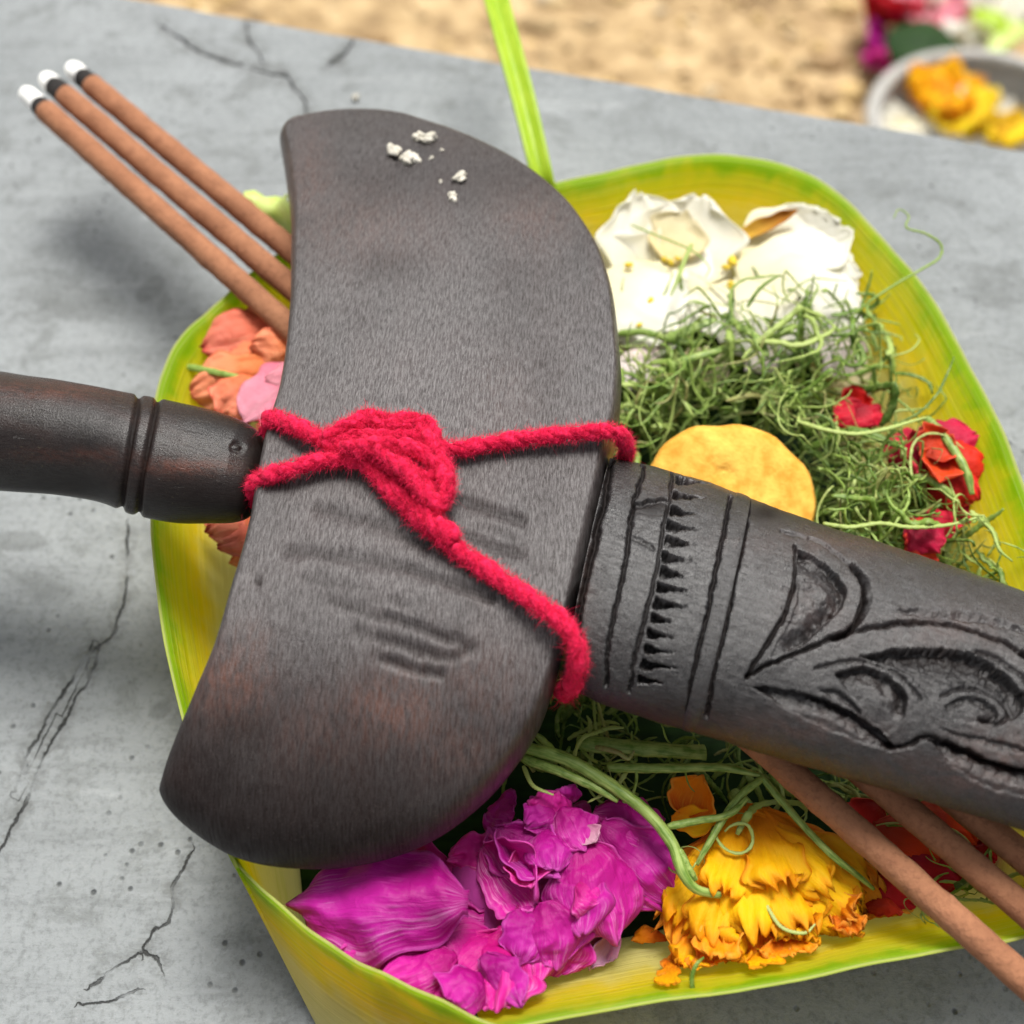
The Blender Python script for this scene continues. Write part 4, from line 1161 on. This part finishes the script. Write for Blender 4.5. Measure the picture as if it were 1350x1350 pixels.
# marigold lying on its side
f = flower('marigold', (1010, 1190), 12, 'big yellow-orange marigold with frilled petals lying on its side beside the magenta flower')
rg = np.random.default_rng(21)
AP = (985, 1068, 19)
for i, (tx, ty, w, th_) in enumerate([(872, 1215, 90, 15), (905, 1268, 100, 17), (955, 1285, 100, 19), (1015, 1290, 100, 20), (1070, 1265, 100, 20), (1120, 1240, 100, 19), (1158, 1195, 90, 16),
                                      (900, 1220, 90, 20), (945, 1245, 100, 23), (1005, 1232, 105, 25), (1060, 1225, 100, 25), (1118, 1212, 105, 22), (1140, 1170, 80, 19), (955, 1180, 80, 25), (1035, 1165, 90, 27), (1090, 1175, 80, 25)]):
    petal((AP[0] + rg.uniform(-8, 14), AP[1] + rg.uniform(-4, 8), AP[2] - 1 + i * .15, tx, ty, th_, w * 1.1, rg.uniform(-10, 10), -.10, -.12, .09), M['orange'] if i in (0, 1, 3, 6) else M['marigold'], f, seed=200 + i, crumple=.0004, folds=.0005, nu=34, nv=25, fan=True)
for i in range(34):
    t = rg.random()
    x = 880 + t * 250; y = 1252 - 46 * (t - .5) + rg.uniform(-36, 34) - 30 * max(0, t - .75) * 4
    a_ = math.atan2(y - AP[1], x - AP[0]) + rg.normal(0, .3)
    L_ = rg.uniform(34, 54); hh = rg.uniform(16, 24)
    petal((x - math.cos(a_) * L_ * .6, y - math.sin(a_) * L_ * .6, hh - 3, x + math.cos(a_) * L_ * .45, y + math.sin(a_) * L_ * .45, hh + rg.uniform(-2, 3), rg.uniform(44, 70), rg.uniform(-40, 40), rg.uniform(-.3, .3), rg.uniform(-.3, .4), .16),
          M['orange'] if rg.random() < .4 else M['marigold'], f, seed=230 + i, crumple=.0006, nu=18, nv=17, fan=True)
tv, tf = tube(catmull([P(966, 1046, .0165), P(976, 1058, .017), P(988, 1080, .0155), P(1000, 1120, .011)], 20), np.linspace(.0012, .0036, 20), 14)
mesh_obj('calyx', tv, tf, M['stem'], f, uv=np.c_[np.repeat(np.linspace(0, 1, 20), 14), np.tile(np.linspace(0, 1, 14), 20)])

o = petal((905, 1075, 19, 925, 1022, 22, 66, 20, .3, .1, .05), M['orange'], None, 'marigold_petal', seed=301, a=.8, nu=30, nv=21); tag(o, 'cupped orange marigold petal under the green stem tip', 'petal', 'loose petals')
o = petal((885, 1080, 18.5, 945, 1085, 20, 40, 0, .2, .1, .05), M['marigold'], None, 'marigold_petal', seed=302, nu=20, nv=15); tag(o, 'small yellow marigold petal below the cupped orange petal', 'petal', 'loose petals')
o = petal((1090, 1262, 11, 1205, 1205, 17, 66, 10, -.2, -.15, .05), M['orange'], None, 'marigold_petal', seed=303, crumple=.0003); tag(o, 'smooth orange petal lying between the marigold and the incense stick', 'petal', 'loose petals')
o = petal((880, 1240, 10, 832, 1240, 9, 34, 20, -.2, -.2, .1), M['orange'], None, 'marigold_petal', seed=304, crumple=.0004); tag(o, 'thin orange petal reaching from the marigold over dark green leaf', 'petal', 'loose petals')

# white flowers
f = flower('white_flower', (870, 370), 10, 'creamy white flower with yellow flecks beside the rounded crosspiece edge', group='white flowers')
for i, sp in enumerate([(850, 400, 13, 770, 330, 18, 150, 8, .10, .06, .03), (862, 395, 15, 838, 255, 22, 120, -8, .14, .12, .03), (880, 390, 14, 925, 262, 22, 150, 8, .14, .12, .03),
                        (890, 385, 16, 960, 335, 18, 120, 0, -.10, -.10, .03), (850, 345, 19, 850, 455, 19, 170, 0, -.08, -.12, .03), (800, 370, 19, 895, 425, 21, 150, 5, -.10, -.15, .03),
                        (785, 420, 14, 905, 440, 17, 130, 10, -.08, -.1, .03)]):
    petal(sp, M['white'], f, seed=400 + i, crumple=.00012, nu=30, nv=23, freq=90)
petal((880, 345, 19, 905, 280, 22.5, 80, 0, .1, .12, .04), M['cream'], f, seed=410, crumple=.0003)
f = flower('white_flower', (1050, 360), 10, 'white flower with broad folded petals against the yellow basket wall', group='white flowers')
for i, sp in enumerate([(965, 352, 18, 1140, 282, 24, 130, 14, .10, .06, .02), (970, 362, 19, 1150, 345, 22, 130, 0, -.12, -.10, .03), (985, 372, 19, 1140, 420, 20, 150, -8, -.10, -.12, .03),
                        (985, 362, 19, 1045, 465, 19, 150, 0, -.10, -.12, .03), (965, 372, 18, 950, 445, 18, 110, 0, -.12, -.15, .03)]):
    petal(sp, M['white'], f, seed=420 + i, crumple=.00012, nu=30, nv=23, freq=90)
LOOSE = [((862, 455, 17, 822, 512, 18, 62, 0, -.18, -.15, .03), 'blush', 'smooth blush-white petal touching the crosspiece edge'),
         ((1045, 440, 17, 985, 485, 18, 56, 0, -.18, -.15, .03), 'blush', 'rounded white petal half buried in shredded pandan'),
         ((1150, 440, 15, 1090, 490, 16, 66, 10, -.16, -.15, .03), 'blush', 'rounded white petal among pandan near the green basket wall'),
         ((1095, 500, 13, 1165, 500, 13, 70, 0, -.1, -.1, .04), 'cream', 'cream petal lying on the basket wall above the red petals'),
         ((900, 500, 13, 960, 470, 15, 70, 0, -.1, -.1, .05), 'cream', 'cream petal under the pandan shreds beside the yellow wafer'),
         ((958, 322, 19, 1052, 280, 24, 24, 10, .35, .1, .04), 'dried', 'narrow browned yellow petal between the two white flowers')]
for i, (sp, m_, lb) in enumerate(LOOSE):
    o = petal(sp, M[m_], None, 'loose_petal', seed=440 + i, crumple=.0002); tag(o, lb, 'petal', 'loose petals')
for i, (x, y, s_, h_) in enumerate([(829, 349, .0009, 21), (875, 342, .0008, 22), (884, 346, .0009, 22), (893, 341, .0007, 22), (858, 396, .0009, 21), (966, 344, .0013, 20), (957, 352, .0009, 20), (843, 428, .0007, 20), (964, 376, .0011, 19)]):
    V, F = blob(P(x, y, h_ / 1000), s_, 50 + i, 2, .4, (1.2, .8, .6), i)
    o = mesh_obj('pollen_fleck', V, F, M['pollen']); tag(o, 'tiny mustard yellow fleck in the gap between the two white flowers' if x > 940 else 'tiny mustard yellow fleck on the creamy white flower', 'pollen', 'yellow flecks between the flowers' if x > 940 else 'yellow flecks on the creamy flower')

# pink-orange flower at the handle
f = flower('salmon_flower', (310, 500), 10, 'crumpled salmon orange flower beside the handle and the incense')
for i, sp in enumerate([(370, 430, 25.5, 262, 455, 26.5, 80, 10, -.2, -.2, .1), (375, 455, 25.5, 255, 490, 24.5, 80, -10, -.2, -.2, .1), (360, 480, 26.5, 245, 520, 23.5, 80, 10, -.2, -.2, .1), (370, 440, 22.5, 300, 425, 25.5, 60, 0, -.2, -.2, .1),
                        (340, 500, 27.5, 285, 545, 26.5, 80, 0, -.2, -.2, .1), (390, 470, 26.5, 330, 455, 29.5, 60, 20, -.2, -.2, .1), (330, 470, 18.5, 235, 505, 16.5, 100, 0, -.2, 0, .1), (330, 540, 18.5, 245, 540, 16.5, 110, 0, -.2, 0, .1)]):
    petal(sp, M['salmon'], f, seed=500 + i, crumple=.0007, nu=28, nv=21)
for i, sp in enumerate([(400, 480, 30.0, 318, 552, 29.5, 84, 0, -.15, -.15, .05), (400, 500, 29.5, 350, 500, 31.5, 46, 10, -.15, -.15, .06), (390, 530, 29.5, 345, 565, 29.5, 60, 0, -.15, -.15, .05)]):
    petal(sp, M['pink'], f, seed=520 + i, crumple=.0004)
f = flower('salmon_flower', (330, 700), 10, 'piece of salmon orange flower showing below the handle')
for i, sp in enumerate([(350, 680, 25.5, 270, 700, 24.5, 60, 0, -.2, -.2, .12), (360, 700, 25.5, 285, 720, 23.5, 50, 10, -.2, -.2, .12), (350, 660, 24.5, 260, 680, 22.5, 60, -10, -.2, -.2, .1), (370, 720, 21.5, 300, 740, 17.5, 50, 0, -.2, -.2, .1)]):
    petal(sp, M['salmon'], f, seed=540 + i, crumple=.0006)

# red flowers
def red_group(at, label, specs, s0):
    f = flower('red_flower', at, 10, label)
    for i, sp in enumerate(specs): petal(sp, M['red'], f, seed=s0 + i, crumple=.0006, nu=26, nv=19)
red_group((1245, 610), 'bright red flower against the green basket wall', [(1225, 590, 23.0, 1290, 570, 25.5, 69.0, 0, -.2, -.2, .08), (1230, 600, 24.0, 1305, 610, 24.5, 80.5, 10, -.25, -.2, .06), (1225, 610, 24.0, 1290, 660, 22.5, 80.5, -10, -.2, -.2, .08),
           (1230, 600, 24.0, 1165, 590, 23.5, 69.0, 0, -.2, -.2, .08), (1230, 570, 23.0, 1200, 630, 23.5, 69.0, 20, .2, .2, .08), (1240, 590, 25.0, 1235, 640, 25.5, 57.49999999999999, 0, .3, .3, .05), (1265, 620, 20.0, 1280, 690, 18.5, 92.0, 0, -.2, 0, .08), (1215, 600, 26.0, 1250, 570, 27.5, 57.49999999999999, 0, .2, .2, .05)], 600)
red_group((1140, 545), 'red petals showing through shredded pandan beside the white petals', [(1150, 540, 22.0, 1100, 555, 22.5, 57.49999999999999, 0, -.2, -.2, .1), (1130, 535, 23.0, 1160, 560, 23.5, 52.9, 10, -.2, -.2, .1), (1110, 540, 21.0, 1150, 530, 23.5, 57.49999999999999, 0, .2, .1, .1)], 620)
red_group((1220, 710), 'dark red petals half hidden by pandan next to the sheath', [(1200, 690, 23.0, 1240, 725, 24.5, 57.49999999999999, 0, -.2, -.2, .1), (1240, 690, 22.0, 1195, 715, 23.5, 46.0, 0, -.2, -.2, .1), (1190, 725, 22.0, 1240, 740, 21.5, 46.0, 0, -.2, -.2, .1), (1200, 690, 22.0, 1270, 690, 22.5, 46.0, 0, -.2, -.2, .1)], 640)
red_group((1190, 1120), 'crumpled red flower beneath the incense sticks at the marigold', [(1150, 1090, 18, 1250, 1130, 17, 90, 0, -.2, -.2, .08), (1170, 1120, 17, 1270, 1170, 14, 80, 0, -.2, -.2, .08), (1160, 1060, 18, 1130, 1100, 17, 70, 0, -.2, -.2, .08), (1130, 1170, 14, 1210, 1200, 16, 60, 0, -.2, -.2, .08),
           (1200, 1070, 17, 1290, 1110, 15, 80, 10, -.2, -.2, .08), (1220, 1150, 12, 1300, 1160, 11, 90, 0, -.2, 0, .1), (1160, 1130, 10, 1240, 1180, 8, 120, 0, -.1, 0, .1), (1280, 1120, 12, 1350, 1150, 11, 90, 0, -.1, 0, .1), (1140, 1190, 15, 1190, 1205, 17, 30, 10, -.2, -.2, .1)], 660)

# golden wafer
def wafer():
    C = P(963, 668, 0.0265)
    r = 118 * mpp(C)
    nrm = Vector((0.12, -0.30, 0.95)).normalized()
    q = nrm.to_track_quat('Z', 'Y').to_matrix()
    q = np.array(q)
    prof = [(0.0, .0006), (.06, .0003), (.11, .0009), (.2, .0013), (.5, .0014), (.8, .0012), (.94, .0009), (1.0, 0.0), (.94, -.0009), (.5, -.0012), (0.0, -.0012)]
    nt = 72; V = []
    for k, (a_, z) in enumerate(prof):
        for i in range(nt):
            t = 2 * math.pi * i / nt
            rr = r * a_ * (1 + .025 * math.sin(3 * t + 1) + .015 * math.sin(7 * t + 2) + .01 * math.sin(13 * t))
            off = np.array([0.0012, 0.0065, 0]) * (1 - a_) if k < 6 else np.zeros(3)
            p = np.array([rr * math.cos(t), rr * math.sin(t), z + .00015 * mnoise.noise(Vector((rr * 300 * math.cos(t), rr * 300 * math.sin(t), k)))]) + off
            V.append(C + q @ p)
    o = mesh_obj('round_wafer', V, grid_faces(len(prof), nt, False, True), M['wafer'])
    tag(o, 'round golden yellow wafer with a dimpled middle, half under the sheath', 'wafer')
wafer()

# ------------------------------------------------------------------ green stems and shredded pandan
def stem(path, r, label, name='green_stem', flat=.8, tip=.5, n=50):
    p = catmull([P(x, y, z / 1000) for x, y, z in path], n)
    rad = np.interp(np.linspace(0, 1, n), [0, .08, .8, 1], [r * .8, r, r * .85, r * tip])
    V, F = tube(p, rad, 12, flat)
    L = np.linspace(0, 1, n)
    # lengthwise ridges
    th = np.tile(np.arange(12), n)
    cen = np.repeat(p, 12, 0)
    V = cen + (V - cen) * (1 + .12 * ((th % 3) == 0))[:, None]
    for i in range(len(V)): V[i] += np.array(mnoise.noise_vector(Vector(V[i] * 700))[:]) * r * .12
    o = mesh_obj(name, V, F, M['stem'], uv=np.c_[np.repeat(L, 12) * 3, np.tile(np.arange(12) / 12, n)])
    tag(o, label, 'stem', 'green stems')
stem([(690, 985, 26), (745, 1000, 27), (795, 1028, 27), (850, 1068, 27), (885, 1110, 26.5), (900, 1150, 26), (918, 1172, 25), (950, 1180, 24)], .00105, 'thick green stem crossing from the crosspiece to the marigold over magenta petals')
stem([(690, 1000, 25), (740, 1018, 26), (785, 1038, 26), (815, 1056, 26)], .0008, 'short pale green stem split off beside the thick green stem')
stem([(800, 1012, 24), (870, 1013, 25), (950, 1012, 25), (1003, 1022, 26)], .0008, 'straight horizontal green stem below the sheath')
stem([(1003, 1022, 26), (1030, 1055, 26), (1065, 1095, 26), (1100, 1130, 26), (1132, 1155, 24), (1152, 1172, 22)], .0006, 'thin knobbly green stem running down over the marigold')
stem([(1006, 1025, 26), (975, 1050, 26), (950, 1085, 25.5), (930, 1120, 25), (918, 1140, 24)], .0006, 'bent green stem joining the thin knobbly stem at the orange petal')
stem([(880, 1090, 26), (920, 1082, 26.5), (960, 1074, 26.5), (985, 1052, 26.4)], .0006, 'fine green twig between the two stems under the orange petal')
stem([(760, 978, 22), (820, 985, 23), (890, 990, 23), (930, 992, 22)], .0014, 'broad dark green leaf stalk under the sheath', flat=.5, tip=.9)
stem([(895, 1120, 26.5), (910, 1148, 26), (918, 1160, 25)], .0006, 'stub of green twig beside the thick stem')
stem([(815, 440, 19), (850, 438, 21), (890, 450, 22), (920, 452, 22)], .0009, 'olive green stem lying on the white petals by the crosspiece')
stem([(880, 447, 22), (910, 434, 24), (945, 420, 25)], .0013, 'bright green blade of grass on the white petals', flat=.4)
stem([(865, 490, 22), (900, 476, 24), (935, 466, 25), (960, 460, 25)], .0010, 'dark green stem between the blush petal and the pandan', flat=.7)
stem([(1222, 552, 26), (1245, 575, 27), (1262, 600, 27), (1275, 625, 26.5), (1282, 652, 25)], .0010, 'brownish segmented stem lying over the red flower')
stem([(1205, 628, 24), (1225, 632, 25), (1245, 645, 25), (1262, 662, 24)], .0010, 'yellow-green curved stem below the bright red flower')
stem([(955, 415, 24), (975, 430, 26), (1000, 448, 27), (1012, 470, 27)], .0011, 'fat curled green pandan strip on top of the heap', flat=.6)
stem([(245, 483, 24), (290, 492, 26.5), (335, 503, 28), (375, 510, 28)], .0008, 'yellow-green twig lying over the salmon flower')
stem([(360, 480, 28), (352, 500, 28.6), (350, 520, 28)], .0006, 'short green twig standing on the pink petal')

def strand_path(p0, yaw, L, rg, zlo, zhi, curl):
    n = 26; st = L / n
    p = np.array(p0, float); out = [p.copy()]
    k0 = rg.normal(0, curl); k1 = rg.uniform(.3, 1.0) * curl; ph = rg.uniform(0, 6.28); fr = rg.uniform(.6, 2.2)
    pit = rg.normal(0.1, .35); kp = rg.normal(0, 120)
    end_curl = rg.choice([0, 0, 1, -1]) * rg.uniform(300, 700)
    for i in range(n):
        t = i / n
        yaw += (k0 + k1 * math.sin(ph + t * fr * 6.28) + end_curl * max(0, t - .6)) * st
        pit += (kp + 160 * math.sin(ph * 2 + t * 9)) * st
        pit = max(-.9, min(.9, pit))
        p = p + st * np.array([math.cos(yaw) * math.cos(pit), math.sin(yaw) * math.cos(pit), math.sin(pit)])
        if p[2] < zlo: p[2] = zlo; pit = abs(pit)
        if p[2] > zhi: p[2] = zhi; pit = -abs(pit)
        out.append(p.copy())
    return np.array(out)

REG = [ # px centre, spread, count weight, z range mm
    ((1000, 480), (55, 40), 48, 17, 29), ((900, 520), (55, 28), 60, 14, 25), ((1100, 450), (55, 35), 30, 17, 28), ((960, 540), (70, 30), 44, 14, 26), ((1040, 540), (60, 40), 60, 15, 29),
    ((1110, 600), (60, 40), 80, 15, 29), ((1150, 660), (60, 30), 80, 14, 28), ((1200, 640), (50, 40), 34, 15, 27), ((1250, 700), (60, 22), 60, 14, 27), ((1330, 700), (26, 40), 44, 14, 28), ((1190, 500), (40, 40), 14, 18, 28), ((1060, 430), (80, 30), 26, 22, 30), ((960, 420), (40, 24), 14, 21, 29), ((1130, 420), (40, 30), 12, 22, 30),
    ((1130, 690), (40, 20), 50, 14, 26), ((850, 545), (26, 34), 70, 10, 25), ((1060, 620), (40, 50), 60, 8, 18), ((960, 510), (90, 30), 60, 8, 18), ((1180, 690), (90, 25), 60, 8, 18), ((1110, 520), (70, 50), 40, 8, 18), ((1290, 720), (50, 20), 40, 8, 18),
    ((800, 980), (60, 18), 12, 12, 24), ((900, 985), (70, 16), 9, 12, 24), ((720, 990), (24, 18), 7, 14, 24), ((1250, 1165), (36, 14), 14, 14, 22), ((950, 1110), (40, 20), 3, 22, 25), ((1010, 1000), (60, 18), 30, 5, 14), ((1130, 1040), (60, 16), 30, 5, 14), ((1250, 1070), (60, 16), 24, 5, 14), ((830, 960), (70, 20), 30, 5, 14),
]
def pandan():
    rg = np.random.default_rng(33)
    Vs, Fs, rn, off = [], [], [], 0
    for (cx, cy), (sx, sy), cnt, zl, zh in REG:
        for i in range(int(cnt * 1.15)):
            x, y = rg.normal(cx, sx), rg.normal(cy, sy)
            z0 = rg.uniform(zl, zh)
            # keep out from above the dagger and beyond the wall
            p0 = P(x, y, z0 / 1000)
            path = strand_path(p0, rg.uniform(0, 6.28), rg.uniform(.009, .026), rg, zl / 1000 - .003, zh / 1000 + .001, 130)
            path = keep_in(path, .0016)
            r = rg.choice([.00018, .00024, .0003, .0005, .0007], p=[.3, .32, .2, .12, .06])
            rad = r * np.interp(np.linspace(0, 1, len(path)), [0, .1, .7, 1], [.5, 1, .9, .35]) * (1 + .18 * np.sin(np.arange(len(path)) * 2.1 + i))
            V, F = tube(path, rad * rg.uniform(.9, 1.5), 6, rg.uniform(.2, .6))
            q = proj(path)
            if np.any((np.hypot(q[:, 0] - 962, q[:, 1] - 664) < 116) & (path[:, 2] > .017)): continue
            if np.any(path[:, 2] > .0315): continue
            if np.any(np.hypot((q[:, 0] - 1262) / 42, (q[:, 1] - 610) / 55) < 1) and rg.random() < .8: continue
            if np.any(np.hypot((q[:, 0] - 1220) / 24, (q[:, 1] - 715) / 22) < 1) and rg.random() < .75: continue
            if np.any(np.hypot((q[:, 0] - 1135) / 30, (q[:, 1] - 548) / 22) < 1) and rg.random() < .7: continue
            rimx = np.interp(q[:, 1], [210, 266, 328, 412, 510, 592, 700, 830], [1000, 1120, 1180, 1240, 1290, 1332, 1375, 1420])
            if np.any((q[:, 0] > rimx - 60) & (q[:, 1] < 830)) and rg.random() < .9: continue
            Vs.append(V); Fs += [tuple(k + off for k in f) for f in F]; off += len(V)
            rn.append(np.full(len(V), rg.random()))
    o = mesh_obj('shredded_pandan', np.vstack(Vs), Fs, M['shred'], attrs={'rnd': np.concatenate(rn)})
    tag(o, 'tangled heap of finely shredded green pandan leaf in the basket', 'pandan', kind='stuff')
pandan()

def single(path, r, label, n=60, rv=.5):
    p = catmull([P(x, y, z / 1000) for x, y, z in path], n)
    V, F = tube(p, r * np.interp(np.linspace(0, 1, n), [0, .1, .7, 1], [.7, 1, .9, .4]) * (1 + .15 * np.sin(np.arange(n) * 1.9)), 7, .6)
    o = mesh_obj('pandan_strand', V, F, M['shred'], attrs={'rnd': np.full(len(V), rv)})
    tag(o, label, 'pandan', 'single pandan strands')
single([(1120, 420, 28), (1150, 395, 31), (1185, 372, 33), (1215, 355, 34), (1238, 340, 34), (1240, 322, 35), (1220, 308, 36), (1195, 300, 36), (1198, 285, 36.5), (1185, 276, 37), (1178, 288, 37)], .00032, 'long wispy pandan strand curling out over the basket rim', 90)
single([(832, 296, 24), (860, 308, 26), (890, 320, 27), (915, 332, 27), (935, 352, 26), (930, 366, 25)], .0003, 'thin bent pandan strand lying on the creamy white flower')
single([(912, 322, 27), (902, 345, 27), (893, 370, 27), (884, 390, 26)], .00055, 'short broad pandan shred on the creamy white flower', rv=.75)
single([(985, 405, 27), (998, 385, 29), (1012, 372, 30), (1030, 362, 30)], .00045, 'upright pandan shred sticking up before the folded white petals', rv=.3)
single([(1065, 412, 27), (1072, 392, 28), (1078, 378, 28.5), (1072, 370, 28.5)], .0003, 'small hooked pandan strand over the broad white petals')
single([(1180, 560, 26), (1210, 545, 28), (1235, 520, 29), (1250, 490, 30), (1258, 470, 30)], .0003, 'dark thin pandan strand reaching up the green basket wall', rv=.1)
single([(1175, 470, 26), (1200, 462, 27), (1212, 448, 27), (1206, 440, 27)], .00022, 'hair-fine pandan curl against the yellow basket wall', rv=.8)
single([(1050, 555, 28), (1090, 567, 30), (1130, 572, 30.5), (1170, 565, 30.5), (1200, 556, 30), (1222, 550, 29)], .00055, 'long pale pandan strand arching above the red flower', rv=.85)
single([(1085, 690, 28), (1120, 695, 29), (1160, 690, 29.5), (1200, 695, 29), (1250, 692, 28), (1290, 682, 28)], .0005, 'long pandan strand running along the top edge of the sheath', rv=.8)
single([(1290, 682, 27), (1308, 700, 28), (1318, 725, 28), (1335, 740, 27)], .0004, 'pandan strand hanging at the end of the heap beside the sheath', rv=.7)
single([(1008, 1190, 24), (1030, 1222, 25), (1060, 1230, 25), (1075, 1218, 25)], .00035, 'fine curled strand lying on the marigold petals', rv=.9)
single([(915, 1318, 24), (912, 1290, 26), (918, 1272, 27), (928, 1262, 26)], .0004, 'green strand hanging over the pale front wall at the marigold', rv=.2)
single([(690, 1010, 24), (702, 1035, 26), (722, 1045, 27), (730, 1048, 27)], .0004, 'thin pale twig bent over magenta petals next to the crosspiece', rv=.9)
single([(785, 985, 26), (800, 988, 27), (815, 992, 27), (828, 1000, 27), (836, 990, 27)], .0005, 'pale knobbly shred lying under the sheath', rv=1.0)

# ------------------------------------------------------------------ blurred offerings on the lower ground
def bowl():
    C = P(1300, 178, GZ + 0.032 * FS)
    rx = 150 * mpp(C)
    root = empty('metal_bowl', (C[0], C[1], GZ + .003), 'dull grey metal bowl of yellow flowers on the ground beyond the ledge', 'bowl')
    prof = [(0.5, 0.0), (.72, .003), (.88, .014), (.95, .027), (1.0, .031), (1.02, .032), (1.0, .033), (.93, .031), (.88, .026), (.80, .014), (.62, .006), (0.0, .005)]
    nt = 64; V = [np.array([C[0] + rx * a_ * math.cos(2 * math.pi * i / nt), C[1] + rx * a_ * math.sin(2 * math.pi * i / nt), GZ + .002 + z * FS]) for a_, z in prof for i in range(nt)]
    mesh_obj('bowl_body', V, grid_faces(len(prof), nt, False, True), M['metal'], root)
    rim = [np.array([C[0] + rx * math.cos(t), C[1] + rx * math.sin(t), GZ + .0345 * FS]) for t in np.linspace(0, 2 * math.pi, 65)]
    V, F = tube(rim, .0030 * FS, 10, 1.0, False); mesh_obj('rim', V, F, M['metal'], root)
    return C, rx
BC, BR = bowl()
def far_flower(name, at, h, r, mat, label, n=12, seed=0, wr=.9):
    r = r * FS
    c = P(*at, h)
    f = empty(name, (c[0], c[1], c[2] - r * .4), label, 'flower')
    rg = np.random.default_rng(seed)
    for i in range(n):
        a_ = i * 2.4; rr = r * (0.55 + .45 * rg.random())
        t = c + np.array([math.cos(a_) * rr, math.sin(a_) * rr, rg.uniform(-.1, .5) * r])
        q0 = proj([c])[0]; q1 = proj([t])[0]
        petal((q0[0], q0[1], c[2] * 1000, q1[0], q1[1], t[2] * 1000, wr * r / mpp(c), rg.uniform(-25, 25), -.1, .25, .08), M[mat], f, seed=seed + i, nu=12, nv=9, crumple=.0004) if c[2] > .002 else far_petal(c, t, wr * r, mat, f, rg, seed + i)
def far_petal(B, T, W, mat, parent, rg, seed):
    y = T - B; L = np.linalg.norm(y); y /= L
    n = np.array([0, 0, 1.0]) - y * y[2]; n /= np.linalg.norm(n); x = np.cross(y, n)
    U, Vv = np.meshgrid(np.linspace(0, 1, 12), np.linspace(-1, 1, 9), indexing='ij')
    pr = np.maximum(np.sin(math.pi * U ** .8 * .98) ** .6, .2 * (1 - U))
    Z = .2 * L * (U ** 2) + .12 * W * np.sin(U * 8 + Vv * 4 + seed) - .1 * W * Vv ** 2
    pts = B + (Vv * pr * W / 2)[..., None] * x + (U * L)[..., None] * y + Z[..., None] * n
    mesh_obj('petal', pts.reshape(-1, 3), grid_faces(12, 9), M[mat], parent, uv=np.stack([U, (Vv + 1) / 2], 2).reshape(-1, 2), solid=.0003)
zb = GZ + .03 * FS
far_flower('yellow_flower', (1245, 130), zb + .006, .017, 'marigold', 'orange-yellow flower heaped at the far rim of the metal bowl', 16, 700)
far_flower('yellow_flower', (1262, 158), zb + .001, .015, 'yellow', 'yellow flower in the middle of the metal bowl', 14, 720)
far_flower('yellow_flower', (1322, 180), zb + .001, .013, 'yellow', 'small bright yellow flower at the bowl edge by the ledge', 12, 740)
far_flower('white_flower', (1190, 168), zb - .003, .012, 'white', 'white petals tucked under the rim inside the metal bowl', 10, 760)
far_flower('white_flower', (1295, 150), zb - .003, .014, 'white', 'pale flower beside the yellow one in the metal bowl', 10, 780)
far_flower('pink_flower', (1195, 20), GZ + .014 * FS, .026, 'red', 'pinkish red flower lying on the ground behind the metal bowl', 12, 800)
far_flower('pink_flower', (1222, 12), GZ + .022 * FS, .016, 'pink', 'pale pink petals on top of the pinkish red flower', 10, 820)
far_flower('purple_flower', (1172, 72), GZ + .010 * FS, .015, 'magenta', 'small purple flower on the ground beside the bowl rim', 10, 840)
far_flower('white_flower', (1275, 40), GZ + .016 * FS, .026, 'white', 'white flower on the ground behind the metal bowl', 12, 860)
def far_leaf(a, b, w, mat, label, h):
    w = w * FS
    p = [P(*a, h), P((a[0] + b[0]) / 2, (a[1] + b[1]) / 2 - 6, h + .008), P(*b, h + .001)]
    d = np.array(p[2]) - p[0]
    o = leaf_ribbon(p, [w * .3, w, w, w * .8, w * .2], mat, None, 'fallen_leaf', .2, 30, 7, side=(-d[1], d[0], 0))
    tag(o, label, 'leaf', 'leaves beyond the ledge')
far_leaf((1172, 42), (1268, 66), .030, M['banana'], 'dark green leaf lying between the pink flower and the bowl', GZ + .026 * FS)
far_leaf((1290, 10), (1330, 46), .012, M['lime'], 'lime green leaf behind the white flower on the ground', GZ + .026 * FS)
far_leaf((1360, 20), (1300, 78), .010, M['pale'], 'pale yellow-green leaf strip behind the metal bowl', GZ + .024 * FS)
